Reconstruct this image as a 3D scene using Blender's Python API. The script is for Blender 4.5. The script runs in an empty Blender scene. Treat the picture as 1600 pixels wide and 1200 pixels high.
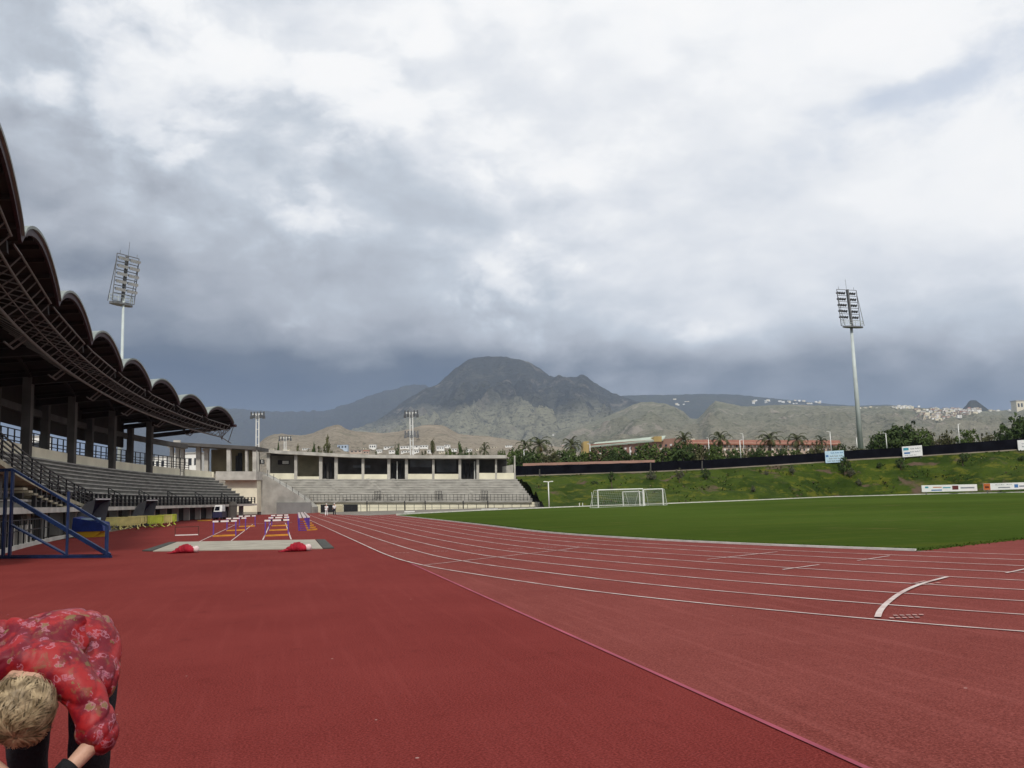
import bpy, bmesh, math, random
from mathutils import Vector, Matrix, noise
random.seed(7)
R = math.radians
scene = bpy.context.scene
COL = scene.collection
# ------------------------------------------------------------------ camera numbers
F = 1400.0; EYE = 1.5; ROLL = math.atan(.03); PIT = math.atan(176.9 / F)
def _rc(px, py):
    x = (px - 800) / F; y = -(py - 600) / F
    c, s = math.cos(-ROLL), math.sin(-ROLL)
    x, y = c * x - s * y, s * x + c * y
    cp, sp = math.cos(PIT), math.sin(PIT)
    return (x, cp - y * sp, sp + y * cp)
_r = _rc(436, 788.4); YAW = math.atan2(_r[0], _r[1]); CY, SY = math.cos(YAW), math.sin(YAW)
def ray(px, py):
    r = _rc(px, py)
    return Vector((CY * r[0] - SY * r[1], SY * r[0] + CY * r[1], r[2]))
CAMP = Vector((0, 0, EYE))
AX = ray(800, 600).normalized(); AXH = Vector((AX.x, AX.y, 0)).normalized()
def gnd(px, py, z=0.0):
    r = ray(px, py); return CAMP + r * ((z - EYE) / r.z)
def dep(px, py, d):                     # point on the sight line at horizontal depth d
    r = ray(px, py); return CAMP + r * (d / (r.x * AXH.x + r.y * AXH.y))
def hor(px): return 777 - .03 * (px - 800)
# ------------------------------------------------------------------ materials
MATS = {}
def nt(m):
    m.use_nodes = True; t = m.node_tree; t.nodes.clear(); return t
def mat(name, col, rough=.7, var=.15, scale=3.0, metal=0.0, bump=0.0, bscale=None, col2=None, detail=5, spec=None, trans=None, coord='Object'):
    if name in MATS: return MATS[name]
    m = bpy.data.materials.new(name); t = nt(m); n = t.nodes; l = t.links
    out = n.new('ShaderNodeOutputMaterial'); b = n.new('ShaderNodeBsdfPrincipled')
    l.new(b.outputs[0], out.inputs[0])
    tc = n.new('ShaderNodeTexCoord'); nz = n.new('ShaderNodeTexNoise')
    nz.inputs['Scale'].default_value = scale; nz.inputs['Detail'].default_value = detail
    l.new(tc.outputs[coord], nz.inputs['Vector'])
    rp = n.new('ShaderNodeValToRGB'); l.new(nz.outputs['Fac'], rp.inputs[0])
    c2 = col2 if col2 else tuple(min(1, c * (1 + var)) for c in col)
    c1 = col if col2 else tuple(c * (1 - var) for c in col)
    rp.color_ramp.elements[0].position = .35; rp.color_ramp.elements[1].position = .65
    rp.color_ramp.elements[0].color = (*c1, 1); rp.color_ramp.elements[1].color = (*c2, 1)
    l.new(rp.outputs[0], b.inputs['Base Color'])
    b.inputs['Roughness'].default_value = rough; b.inputs['Metallic'].default_value = metal
    b.inputs['Specular IOR Level'].default_value = .3 if spec is None else spec
    if bump:
        nb = n.new('ShaderNodeTexNoise'); nb.inputs['Scale'].default_value = bscale or scale * 8
        nb.inputs['Detail'].default_value = 4; l.new(tc.outputs[coord], nb.inputs['Vector'])
        bp = n.new('ShaderNodeBump'); bp.inputs['Strength'].default_value = bump; bp.inputs['Distance'].default_value = .02
        l.new(nb.outputs['Fac'], bp.inputs['Height']); l.new(bp.outputs[0], b.inputs['Normal'])
    MATS[name] = m
    return m
class G:                                  # tiny node-graph helper
    def __init__(s, m):
        s.t = nt(m) if not isinstance(m, bpy.types.NodeTree) else m; s.n = s.t.nodes; s.l = s.t.links
    def node(s, typ, **kw):
        x = s.n.new(typ)
        for k, v in kw.items(): setattr(x, k, v)
        return x
    def set(s, sock, v):
        if isinstance(v, bpy.types.NodeSocket): s.l.new(v, sock)
        else: sock.default_value = v
    def math(s, op, a, b=0.0, c=None, clamp=False):
        x = s.node('ShaderNodeMath', operation=op, use_clamp=clamp); s.set(x.inputs[0], a); s.set(x.inputs[1], b)
        if c is not None: s.set(x.inputs[2], c)
        return x.outputs[0]
    def mapr(s, v, a, b, c=0.0, d=1.0, smooth=True):
        x = s.node('ShaderNodeMapRange', clamp=True)
        if smooth: x.interpolation_type = 'SMOOTHSTEP'
        s.set(x.inputs[0], v)
        for i, q in enumerate((a, b, c, d)): s.set(x.inputs[i + 1], q)
        return x.outputs[0]
    def noise(s, vec, scale, detail=6, rough=.55, dist=0.0):
        x = s.node('ShaderNodeTexNoise'); s.set(x.inputs['Vector'], vec); x.inputs['Scale'].default_value = scale
        x.inputs['Detail'].default_value = detail; x.inputs['Roughness'].default_value = rough; x.inputs['Distortion'].default_value = dist
        return x.outputs['Fac'], x.outputs['Color']
    def mix(s, f, a, b):
        x = s.node('ShaderNodeMix', data_type='RGBA'); s.set(x.inputs[0], f)
        s.set(x.inputs[6], a if isinstance(a, bpy.types.NodeSocket) else (*a, 1)); s.set(x.inputs[7], b if isinstance(b, bpy.types.NodeSocket) else (*b, 1))
        return x.outputs[2]
    def vscale(s, v, xyz):
        x = s.node('ShaderNodeMapping'); s.set(x.inputs[0], v); x.inputs['Scale'].default_value = xyz; return x.outputs[0]
    def coord(s, w='Object'): return s.node('ShaderNodeTexCoord').outputs[w]
    def surface(s, col, rough=.8, height=None, bstr=.3, bdist=.02, spec=.3):
        o = s.node('ShaderNodeOutputMaterial'); b = s.node('ShaderNodeBsdfPrincipled'); s.l.new(b.outputs[0], o.inputs[0])
        s.set(b.inputs['Base Color'], col if isinstance(col, bpy.types.NodeSocket) else (*col, 1)); s.set(b.inputs['Roughness'], rough)
        b.inputs['Specular IOR Level'].default_value = spec
        if height is not None:
            p = s.node('ShaderNodeBump'); p.inputs['Strength'].default_value = bstr; p.inputs['Distance'].default_value = bdist
            s.set(p.inputs['Height'], height); s.l.new(p.outputs[0], b.inputs['Normal'])
        return b
def newmat(name):
    m = bpy.data.materials.new(name); MATS[name] = m; return m
# ------------------------------------------------------------------ mesh builder
class MB:
    def __init__(s): s.v = []; s.f = []; s.mi = []; s.k = 0
    def add(s, vs, fs):
        o = len(s.v); s.v += [Vector(p) for p in vs]
        for f in fs: s.f.append([i + o for i in f]); s.mi.append(s.k)
        return s
    def quad(s, a, b, c, d): return s.add((a, b, c, d), ((0, 1, 2, 3),))
    def tri(s, a, b, c): return s.add((a, b, c), ((0, 1, 2),))
    def hexa(s, p):                       # 8 corners: bottom ring 0-3, top ring 4-7
        return s.add(p, ((3, 2, 1, 0), (4, 5, 6, 7), (0, 1, 5, 4), (1, 2, 6, 5), (2, 3, 7, 6), (3, 0, 4, 7)))
    def box(s, c, d, rz=0.0):
        c = Vector(c); hx, hy, hz = d[0] / 2, d[1] / 2, d[2] / 2; m = Matrix.Rotation(rz, 3, 'Z')
        return s.hexa([c + m @ Vector(q) for q in ((-hx, -hy, -hz), (hx, -hy, -hz), (hx, hy, -hz), (-hx, hy, -hz), (-hx, -hy, hz), (hx, -hy, hz), (hx, hy, hz), (-hx, hy, hz))])
    def beam(s, a, b, w, h, up=(0, 0, 1)):
        a = Vector(a); b = Vector(b); d = (b - a).normalized(); u = Vector(up)
        if abs(d.dot(u)) > .98: u = Vector((1, 0, 0))
        r = d.cross(u).normalized() * w / 2; t = r.cross(d).normalized() * h / 2
        return s.hexa([a - r - t, a + r - t, b + r - t, b - r - t, a - r + t, a + r + t, b + r + t, b - r + t])
    def tube(s, a, b, r0, r1=None, n=8, cap=True):
        a = Vector(a); b = Vector(b); r1 = r0 if r1 is None else r1; d = (b - a).normalized()
        u = Vector((0, 0, 1)) if abs(d.z) < .9 else Vector((1, 0, 0)); x = d.cross(u).normalized(); y = d.cross(x)
        vs = []
        for c, r in ((a, r0), (b, r1)):
            for i in range(n): t = 2 * math.pi * i / n; vs.append(c + (x * math.cos(t) + y * math.sin(t)) * r)
        fs = [(i, (i + 1) % n, n + (i + 1) % n, n + i) for i in range(n)]
        if cap: fs += [tuple(range(n))[::-1], tuple(range(n, 2 * n))]
        return s.add(vs, fs)
    def path(s, pts, r, n=6):
        for a, b in zip(pts[:-1], pts[1:]): s.tube(a, b, r, r, n)
        return s
    def prism(s, poly, z0, z1):           # horizontal polygon pulled up
        n = len(poly); vs = [(p[0], p[1], z0) for p in poly] + [(p[0], p[1], z1) for p in poly]
        return s.add(vs, [tuple(range(n))[::-1], tuple(range(n, 2 * n))] + [(i, (i + 1) % n, n + (i + 1) % n, n + i) for i in range(n)])
    def ball(s, c, r, nu=10, nv=6, jit=0.0):
        c = Vector(c); rx, ry, rz = r if isinstance(r, (tuple, list)) else (r, r, r); vs = [c + Vector((0, 0, rz))]
        for i in range(1, nv):
            t = math.pi * i / nv
            for j in range(nu):
                p = 2 * math.pi * j / nu; k = 1 + random.uniform(-jit, jit)
                vs.append(c + Vector((rx * math.sin(t) * math.cos(p), ry * math.sin(t) * math.sin(p), rz * math.cos(t))) * k)
        vs.append(c - Vector((0, 0, rz))); fs = [(0, 1 + j, 1 + (j + 1) % nu) for j in range(nu)]
        for i in range(nv - 2):
            for j in range(nu): a = 1 + i * nu; fs.append((a + j, a + nu + j, a + nu + (j + 1) % nu, a + (j + 1) % nu))
        e = len(vs) - 1; a = 1 + (nv - 2) * nu; fs += [(e, a + (j + 1) % nu, a + j) for j in range(nu)]
        return s.add(vs, fs)
    def grid(s, rows):
        n = len(rows[0]); vs = [p for r in rows for p in r]
        return s.add(vs, [(i * n + j, i * n + j + 1, (i + 1) * n + j + 1, (i + 1) * n + j) for i in range(len(rows) - 1) for j in range(n - 1)])
    def build(s, name, m, parent=None, smooth=False):
        o = Vector((0, 0, 0)); p = parent
        while p: o += Vector(p.location); p = p.parent
        me = bpy.data.meshes.new(name); me.from_pydata([v - o for v in s.v], [], s.f); me.validate()
        ms = m if isinstance(m, (list, tuple)) else [m]
        for q in ms: me.materials.append(q)
        if len(me.polygons) == len(s.mi):
            for i, q in enumerate(s.mi): me.polygons[i].material_index = q
        if smooth:
            for q in me.polygons: q.use_smooth = True
        me.update()
        ob = bpy.data.objects.new(name, me); COL.objects.link(ob)
        if parent: ob.parent = parent
        return ob
def tag(o, label, cat, group=None):
    o['label'] = label; o['category'] = cat
    if group: o['group'] = group
    return o
def thing(name, label, cat, loc=(0, 0, 0), group=None):
    o = bpy.data.objects.new(name, None); COL.objects.link(o); o.location = loc; o.empty_display_size = .3
    return tag(o, label, cat, group)
def struct(o, kind='structure'): o['kind'] = kind; return o
def dup(root, loc, rz=0.0, label=None, sc=1.0, group=None):
    r = root.copy(); COL.objects.link(r); r.location = loc; r.rotation_euler = (0, 0, rz); r.scale = (sc,) * 3 if not isinstance(sc, tuple) else sc
    if label: r['label'] = label
    if group: r['group'] = group
    for ch in list(root.children):
        c = ch.copy(); COL.objects.link(c); c.parent = r
        for g in list(ch.children): d = g.copy(); COL.objects.link(d); d.parent = c
    return r
def lerp(a, b, t): return a + (b - a) * t
def interp(tab, x):
    if x <= tab[0][0]: return tab[0][1]
    for (x0, y0), (x1, y1) in zip(tab[:-1], tab[1:]):
        if x <= x1: return lerp(y0, y1, (x - x0) / (x1 - x0))
    return tab[-1][1]
def smooth_path(pts, n=8):                # Catmull-Rom through ground points
    P = [Vector(p) for p in pts]; P = [P[0] * 2 - P[1]] + P + [P[-1] * 2 - P[-2]]; out = []
    for i in range(1, len(P) - 2):
        for k in range(n):
            t = k / n; a, b, c, d = P[i - 1], P[i], P[i + 1], P[i + 2]
            out.append(.5 * ((2 * b) + (c - a) * t + (2 * a - 5 * b + 4 * c - d) * t * t + (3 * b - a - 3 * c + d) * t ** 3))
    out.append(P[-2]); return out
def resample(pts, n):
    L = [0]
    for a, b in zip(pts[:-1], pts[1:]): L.append(L[-1] + (b - a).length)
    out = []; j = 0
    for i in range(n):
        d = L[-1] * i / (n - 1)
        while j < len(L) - 2 and L[j + 1] < d: j += 1
        out.append(pts[j].lerp(pts[j + 1], (d - L[j]) / max(1e-9, L[j + 1] - L[j])))
    return out
def ribbon(mb, pts, w, z):
    L = []; Rr = []
    for i, p in enumerate(pts):
        d = (pts[min(i + 1, len(pts) - 1)] - pts[max(i - 1, 0)]); d = Vector((d.x, d.y, 0)).normalized(); nrm = Vector((-d.y, d.x, 0)) * w / 2
        L.append(Vector((p.x, p.y, z)) + nrm); Rr.append(Vector((p.x, p.y, z)) - nrm)
    for i in range(len(pts) - 1): mb.quad(Rr[i], Rr[i + 1], L[i + 1], L[i])
# ------------------------------------------------------------------ materials of the setting
def sl(c): return tuple((x / 255 / 12.92) if x <= 10 else ((x / 255 + .055) / 1.055) ** 2.4 for x in c)
def track_mat(name, base, light, streak):
    m = newmat(name); g = G(m); P = g.coord()
    a, _ = g.noise(P, .35, 6, .6); b, _ = g.noise(P, 9, 5, .7); c, _ = g.noise(P, 60, 4, .75); d4, _ = g.noise(P, 2.2, 6, .7); s, _ = g.noise(g.vscale(P, (6, .25, 1)), 1.2, 5, .6)
    col = g.mix(g.mapr(a, .32, .7), base, light)
    col = g.mix(g.math('MULTIPLY', g.mapr(s, .5, .66), streak), col, tuple(min(1, x * 1.35 + .012) for x in light))
    col = g.mix(g.math('MULTIPLY', g.mapr(b, .56, .74), .45), col, tuple(x * .72 for x in base))
    col = g.mix(g.math('MULTIPLY', g.mapr(c, .46, .66), .75), col, tuple(x * 1.5 + .006 for x in light)); col = g.mix(g.math('MULTIPLY', g.mapr(c, .5, .36), .6), col, tuple(x * .55 for x in base)); col = g.mix(g.math('MULTIPLY', g.mapr(d4, .56, .7), .35), col, tuple(x * .7 for x in base))
    v = g.node('ShaderNodeTexVoronoi'); g.set(v.inputs['Vector'], P); v.inputs['Scale'].default_value = 1.7
    col = g.mix(g.math('MULTIPLY', g.math('LESS_THAN', v.outputs['Distance'], .022), .5), col, (.55, .42, .38))
    g.surface(col, .9, c, .5, .01, .04); return m
M_RED = track_mat('red_rubber', (.138, .0208, .0180), (.172, .0295, .0255), .16)
M_REDL = track_mat('worn_red_rubber', (.150, .0335, .0275), (.188, .048, .0405), .35)
def grass_mat(name, a, b, c, sc=1.0, stripes=False):
    m = newmat(name); g = G(m); P = g.coord()
    n1, _ = g.noise(P, .06 * sc, 5, .6); n2, _ = g.noise(P, 1.2 * sc, 6, .7); n3, _ = g.noise(P, 14 * sc, 4, .7)
    col = g.mix(g.mapr(n1, .35, .65), a, b)
    col = g.mix(g.math('MULTIPLY', g.mapr(n2, .5, .72), .6), col, c)
    col = g.mix(g.math('MULTIPLY', g.mapr(n3, .5, .75), .5), col, tuple(x * .55 for x in a))
    if stripes:
        w = g.node('ShaderNodeTexWave'); g.set(w.inputs['Vector'], g.vscale(P, (.02, .16, 1))); w.inputs['Scale'].default_value = .5; w.inputs['Distortion'].default_value = 2.5
        col = g.mix(g.math('MULTIPLY', w.outputs['Fac'], .34), col, tuple(x * .55 for x in b)); sx, _ = g.noise(g.vscale(P, (.05, .6, 1)), 1.0, 6, .65, .4); col = g.mix(g.math('MULTIPLY', g.mapr(sx, .5, .68), .6), col, (.072, .088, .016)); px_, _ = g.noise(P, .16, 5, .6); col = g.mix(g.math('MULTIPLY', g.mapr(px_, .6, .7), .5), col, (.10, .092, .03))
    g.surface(col, .95, n3, .6, .05, .0); return m
M_GRASS = grass_mat('mown_grass', (.046, .076, .0135), (.062, .097, .018), (.098, .108, .032), 1.0, True)
M_BANK = newmat('rough_bank_grass')
def bank_mat():
    g = G(M_BANK); P = g.coord(); Q = g.vscale(P, (1, 1, 2.2))
    n1, _ = g.noise(Q, .11, 6, .65, .6); n2, _ = g.noise(Q, .35, 6, .7, .4); n3, _ = g.noise(Q, 2.2, 5, .75); n4, _ = g.noise(Q, .07, 4, .6); n5, _ = g.noise(Q, .19, 5, .6, .5)
    col = g.mix(g.mapr(n1, .38, .6), (.024, .043, .0065), (.050, .075, .010))
    col = g.mix(g.math('MULTIPLY', g.mapr(n2, .51, .63), .8), col, (.11, .115, .015))
    col = g.mix(g.math('MULTIPLY', g.mapr(n5, .56, .64), g.mapr(n4, .40, .52)), col, (.11, .075, .055))
    col = g.mix(g.math('MULTIPLY', g.mapr(n3, .5, .7), .65), col, (.018, .03, .007))
    g.surface(col, .95, n3, .8, .25, .05)
bank_mat()
M_WHITE = mat('white_line_paint', (.40, .28, .26), .8, .12, 2.2, col2=(.60, .53, .50), detail=9)
M_FADE = mat('faded_line_paint', (.36, .2, .18), .8, .25, 9)
M_PINK = mat('pink_line_paint', (.30, .06, .09), .9, .2, 1.5)
M_PATH = mat('beige_path', (.24, .205, .16), .9, .2, .4, bump=.3)
M_EARTH = mat('dry_earth', (.20, .165, .12), .95, .25, .02, bump=.3)
M_KERB = mat('painted_kerb', (.62, .6, .56), .7, .15, 2)
# ------------------------------------------------------------------ ground
def ground():
    mb = MB(); rings = [0, 30, 60, 90, 120, 150, 170, 185, 200, 230, 300, 500, 900, 1600, 2600, 4500, 8000, 14000]
    rows = []
    for r in rings:
        row = []
        for i in range(97):
            a = 2 * math.pi * i / 96; x, y = 30 + r * math.sin(a), 60 + r * math.cos(a)
            t = max(0, min(1, (r - 165) / 60)); row.append(Vector((x, y, -.06 + 3 * t * t * (3 - 2 * t))))
        rows.append(row)
    mb.grid(rows); struct(mb.build('ground', M_EARTH, smooth=True))
ground()
def sheet(name, poly, z, m):
    mb = MB(); mb.add([(p[0], p[1], z) for p in poly], [tuple(range(len(poly)))]); return struct(mb.build(name, m))
sheet('track_apron', [(-11, -40), (140, -40), (140, 128), (60, 140), (20, 150), (-12, 150), (-11, 112)], 0.0, M_RED)
EDGE = [(800, 796), (930, 791), (1050, 787), (1200, 781), (1300, 776.6), (1450, 772.6), (1600, 769.5)]
FE = [gnd(*p) for p in EDGE]
OUTER = [(2.6, 118), (2.7, 76), (2.8, 50), (2.86, 36), (2.92, 25.5), (3.2, 21.04), (3.82, 17.5), (4.62, 13.99), (5.45, 11.5), (6.45, 9.2), (7.3, 7.6), (9.4, 4.2), (12.5, .3), (17, -4), (23, -8)]
INNER = [(11.6, 118), (11.3, 76), (10.9, 50), (10.6, 36), (11.35, 28), (12.3, 23.4), (13.1, 20.6), (14.1, 17.6), (14.9, 15.5), (15.8, 13.4), (16.6, 12), (18.5, 8.8), (21, 5.3), (25, 1.8), (30, -1.5)]
def lane(k, i0=0, i1=99):
    pts = [Vector((lerp(o[0], q[0], k / 8), lerp(o[1], q[1], k / 8), 0)) for o, q in zip(OUTER, INNER)]
    return smooth_path(pts[i0:i1], 10)
pts = lane(-.02)
sheet('running_track', [(p.x, p.y) for p in pts if p.y > 21.6] + [(3.05, 21.4), (3.05, -40), (139.9, -40), (139.9, 127)] + [(60, 139), (20, 149), (3, 149)], .004, M_REDL)
inner = [p for p in lane(8)]
near = [(p.x + .25, p.y) for p in inner if 17.76 < p.y < 93]
field = near + [(14.0, 17.76), tuple(gnd(1515, 852).xy), tuple(gnd(1600, 843).xy), (45, 29), (95, 50), (125, 75)] + [(p.x, p.y) for p in reversed(FE)]
corner = [(620, 804.6), (660, 802.4), (700, 800.4), (750, 798)]
field += [tuple(gnd(*p).xy) for p in reversed(corner)]
sheet('infield_grass', field, .008, M_GRASS)
def grass_fringe():                        # short blades along the near edge of the infield
    mb = MB(); rnd = random.Random(3)
    edge = resample([Vector((p[0], p[1], 0)) for p in near if p[1] < 60] + [Vector((14.0, 17.76, 0)), gnd(1515, 852), gnd(1600, 843), Vector((30, 23.5, 0))], 700)
    for p in edge:
        for k in range(5):
            q = p + Vector((rnd.uniform(-.05, .5), rnd.uniform(-.05, .5), .008)); h = rnd.uniform(.015, .05); a = rnd.uniform(0, 6.3); d = Vector((math.cos(a), math.sin(a), 0)) * .02
            mb.tri(q - d, q + d, q + Vector((rnd.uniform(-.04, .04), rnd.uniform(-.04, .04), h)))
    struct(mb.build('grass_blades', M_GRASS), 'stuff')
grass_fringe()
def markings():
    mb = MB()
    for k in range(0, 9):
        ribbon(mb, lane(k), .05, .0125)
    mb.k = 1
    def seg(a, b, w=.05): ribbon(mb, resample([gnd(*a), gnd(*b)], 6), w, .0165)
    mb.k = 0; seg((661, 884), (868, 861)); seg((868, 861), (905, 856))
    for a, b in (((1105, 875), (1215, 863)), ((1223, 891), (1280, 883.4)), ((1340, 877), (1390, 869.5)), ((1572, 896.5), (1640, 882))): seg(a, b)
    crv = smooth_path([gnd(1371.5, 966.5), gnd(1376, 956), gnd(1388, 943), (gnd(1410, 927)), gnd(1440, 914), gnd(1480, 903)], 8)
    ribbon(mb, crv, .072, .0205)
    mb.k = 1
    seg((1424, 913.5), (1446, 909))
    for (x, y, w) in ((629, 864.6, 24), (689, 862, 26), (747, 860.6, 24), (806, 858.4, 25), (860, 856, 22), (912, 854, 20)):
        for j in range(4): seg((x - w / 2 + j * w / 4, y), (x - w / 2 + (j + .7) * w / 4, y - .2), .1)
    for j in range(5):                    # a faded lane-start legend on the outer lane
        for r_ in range(2): seg((1396 + j * 10 + r_ * -6, 963.5 + r_ * 4 - j * .3), (1403 + j * 10 + r_ * -6, 963.5 + r_ * 4 - j * .3), .09)
    for j in range(3): seg((1440 + j * 11, 915 - j * 1.2), (1447 + j * 11, 914.4 - j * 1.2), .07)
    struct(mb.build('track_markings', [M_WHITE, M_FADE]))
    mb = MB(); ribbon(mb, [Vector((3.05, y, 0)) for y in (-6, 0, 8, 16, 21.6)], .042, .0075); struct(mb.build('pink_boundary_line', M_PINK))
    mb = MB()
    for x, y0 in ((-3.32, 41.0), (-1.98, 40.6), (-.67, 40.2), (.5, 39.6)): ribbon(mb, [Vector((x, y, 0)) for y in (y0, 55, 74)], .06, .0085)
    ribbon(mb, [gnd(310, 846.6), gnd(456, 844.6)], .12, .0125); ribbon(mb, [Vector((-4, 76, 0)), Vector((1, 75, 0))], .3, .0085)
    struct(mb.build('runway_lines', M_WHITE))
markings()
def kerb():
    mb = MB(); k = resample([p for p in inner if 17.76 < p.y < 93], 90)
    for a, b in zip(k[:-1], k[1:]): mb.beam(a + Vector((0.1, 0, .03)), b + Vector((0.1, 0, .03)), .06, .05)
    struct(mb.build('track_kerb', M_KERB))
    mb = MB(); e = resample([gnd(*p) for p in corner] + FE + [Vector((140, 100, 0))], 80)
    for a, b in zip(e[:-1], e[1:]): mb.beam(a + Vector((0, 0, .06)), b + Vector((0, 0, .06)), .2, .12)
    struct(mb.build('field_kerb', M_KERB))
kerb()
# ------------------------------------------------------------------ far path and grass bank
BTOP = [(780, 746), (815, 744), (1023, 737.5), (1100, 734), (1210, 727.5), (1288, 722.5), (1320, 719.5), (1440, 713), (1589, 703.5), (1700, 697), (1900, 686)]
FTOP = [(780, 729), (815, 727.5), (1023, 722), (1050, 719.8), (1108, 718), (1210, 712), (1288, 707), (1320, 704), (1440, 697), (1589, 685.5), (1700, 679), (1900, 668)]
FD = 158.0
def fence_base(px): return dep(px, interp(BTOP, px), FD)
def edge_depth(px): return interp([(p[0], (q.x * AXH.x + q.y * AXH.y)) for p, q in zip(EDGE, FE)] + [(1800, 135), (1900, 132)], px)
sheet('stand_forecourt', [tuple(gnd(*p).xy) for p in ((575, 805.6), (660, 802), (750, 797.6), (850, 794.2), (850, 788), (700, 790), (560, 795), (500, 798), (500, 803))], .012, mat('grey_paving', (.17, .155, .13), .9, .2, .5))
mb = MB(); A = []; B = []
for i in range(50):
    px = 848 + i * 21; d = edge_depth(px); a = dep(px, 700, d + 1.0); b = dep(px, 700, d + 12); A.append(Vector((a.x, a.y, .02))); B.append(Vector((b.x, b.y, .02)))
for i in range(49): mb.quad(A[i], A[i + 1], B[i + 1], B[i])
struct(mb.build('far_path', M_PATH))
def bank_point(px, t):                    # t 0 foot .. 1 top
    px += max(0, 1 - t) * 42 * math.exp(-max(0, px - 806) / 70.0)
    d0 = edge_depth(px) + 7; top = fence_base(px); b = dep(px, 700, d0); p = Vector((b.x, b.y, 0)).lerp(top, t)
    p.z = top.z * (t ** .9); return p
def bank():
    mb = MB(); rows = []
    for i in range(150):
        px = 806 + i * 7.4; row = []
        for j in range(22):
            t = j / 19.0
            if j <= 19:
                p = bank_point(px, t); k = math.sin(math.pi * min(1, t)) ** .5 if t < 1 else 0
                p.z += k * 1.0 * noise.fractal(Vector((p.x * .25, p.y * .25, 3)), .8, 2.1, 4) if 0 < t < 1 else 0
            else:
                p = bank_point(px, 1); o = dep(px, 700, FD + (60 if j == 20 else 130)); p = Vector((o.x, o.y, p.z - .05 if j == 20 else 1.0))
            row.append(p)
        rows.append(row)
    mb.grid(rows); struct(mb.build('grass_bank', M_BANK, smooth=True))
bank()
def weeds():
    mb = MB(); rnd = random.Random(11)
    for i in range(1700):
        px = rnd.uniform(812, 1680); t = rnd.random() ** 1.1
        if noise.noise(Vector((px * .012, t * 4, 1.7))) < .08: continue
        p = bank_point(px, t * .97 + .01); s = rnd.uniform(.1, .32); mb.k = 0 if rnd.random() < .55 else (1 if rnd.random() < .72 else 2)
        for k in range(5):
            a = rnd.uniform(0, 6.3); d = Vector((math.cos(a), math.sin(a), 0)); e = Vector((-d.y, d.x, 0)) * s * .35
            mb.add([p - e * .5, p + e * .5, p + e + d * s * .7 + Vector((0, 0, s * .7)), p - e + d * s * .6 + Vector((0, 0, s * .9))], [(0, 1, 2, 3)])
    struct(mb.build('bank_weeds', [mat('weed_green', (.05, .085, .014), .9, .4, 3), mat('weed_yellow_green', (.095, .115, .016), .9, .3, 3), mat('weed_brown', (.15, .115, .075), .9, .3, 3)]), 'stuff')
weeds()
# ------------------------------------------------------------------ hills
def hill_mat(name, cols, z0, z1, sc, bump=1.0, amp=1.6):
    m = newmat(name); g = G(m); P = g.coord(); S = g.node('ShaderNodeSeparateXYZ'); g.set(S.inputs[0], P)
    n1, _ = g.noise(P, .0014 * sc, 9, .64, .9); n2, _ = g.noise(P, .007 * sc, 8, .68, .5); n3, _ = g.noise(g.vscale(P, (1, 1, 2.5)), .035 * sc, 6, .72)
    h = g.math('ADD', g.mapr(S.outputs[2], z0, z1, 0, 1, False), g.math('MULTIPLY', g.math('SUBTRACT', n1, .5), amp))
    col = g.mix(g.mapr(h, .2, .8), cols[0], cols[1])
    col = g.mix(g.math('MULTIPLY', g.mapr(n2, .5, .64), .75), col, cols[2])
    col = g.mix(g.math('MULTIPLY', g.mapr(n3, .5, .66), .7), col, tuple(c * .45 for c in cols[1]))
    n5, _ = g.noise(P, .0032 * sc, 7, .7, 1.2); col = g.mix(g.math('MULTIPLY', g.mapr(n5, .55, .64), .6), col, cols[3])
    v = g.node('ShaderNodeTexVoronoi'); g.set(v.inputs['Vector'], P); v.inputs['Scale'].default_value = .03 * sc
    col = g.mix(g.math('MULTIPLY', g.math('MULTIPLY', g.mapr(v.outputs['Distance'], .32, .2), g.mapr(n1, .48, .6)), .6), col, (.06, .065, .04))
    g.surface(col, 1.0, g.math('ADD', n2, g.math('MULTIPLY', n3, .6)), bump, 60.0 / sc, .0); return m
class Ridge:
    def __init__(s, name, sil, D, d0, d2, zb, m, x0, x1, step, rows, amp, nk, kind='structure', pw=1.0, cr=.0):
        s.sil, s.D, s.d0, s.d2, s.zb, s.amp, s.nk, s.pw, s.cr = sil, D, d0, d2, zb, amp, nk, pw, cr
        mb = MB(); G_ = []; x = x0
        while x <= x1:
            row = []
            for j in range(rows + 1):
                t = j / rows
                d = lerp(d0, D, t / .8) if t <= .8 else lerp(D, d2, (t - .8) / .2)
                q = dep(x, 700, d); row.append(Vector((q.x, q.y, s.z(x, d))))
            G_.append(row); x += step
        mb.grid(G_); struct(mb.build(name, m, smooth=True), kind)
    def z(s, px, d):
        y = interp(s.sil, px); y += s.cr * noise.fractal(Vector((px * .11, s.D * .001, 0)), .7, 2.2, 5)
        zc = dep(px, y, s.D).z
        if zc < s.zb: return zc - 5
        t = (d - s.d0) / (s.D - s.d0) if d <= s.D else 1 - (d - s.D) / (s.d2 - s.D)
        t = max(0, min(1, t)); q = dep(px, 700, d); v = Vector((q.x, q.y, 0)) * s.nk
        rg = noise.ridged_multi_fractal(Vector((v.x, v.y * .55, 7.3)), .9, 2.1, 6, 1.0, 2.0) - 1.1
        f2 = noise.fractal(v * 3.1 + Vector((3, 9, 0)), .8, 2.2, 5)
        k = (t * (1 - t) * 4) if d <= s.D else .4 * (1 - t)
        return s.zb + (zc - s.zb) * (t ** s.pw) + k * s.amp * (rg * .7 + f2 * .5)
    def hit(s, px, py):
        n = 260; prev = None
        for i in range(n + 1):
            d = lerp(s.d0, s.D, i / n)
            if dep(px, py, d).z <= s.z(px, d): q = dep(px, py, d); q.z = s.z(px, d); return q, d
        q = dep(px, py, s.D); return q, s.D
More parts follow.
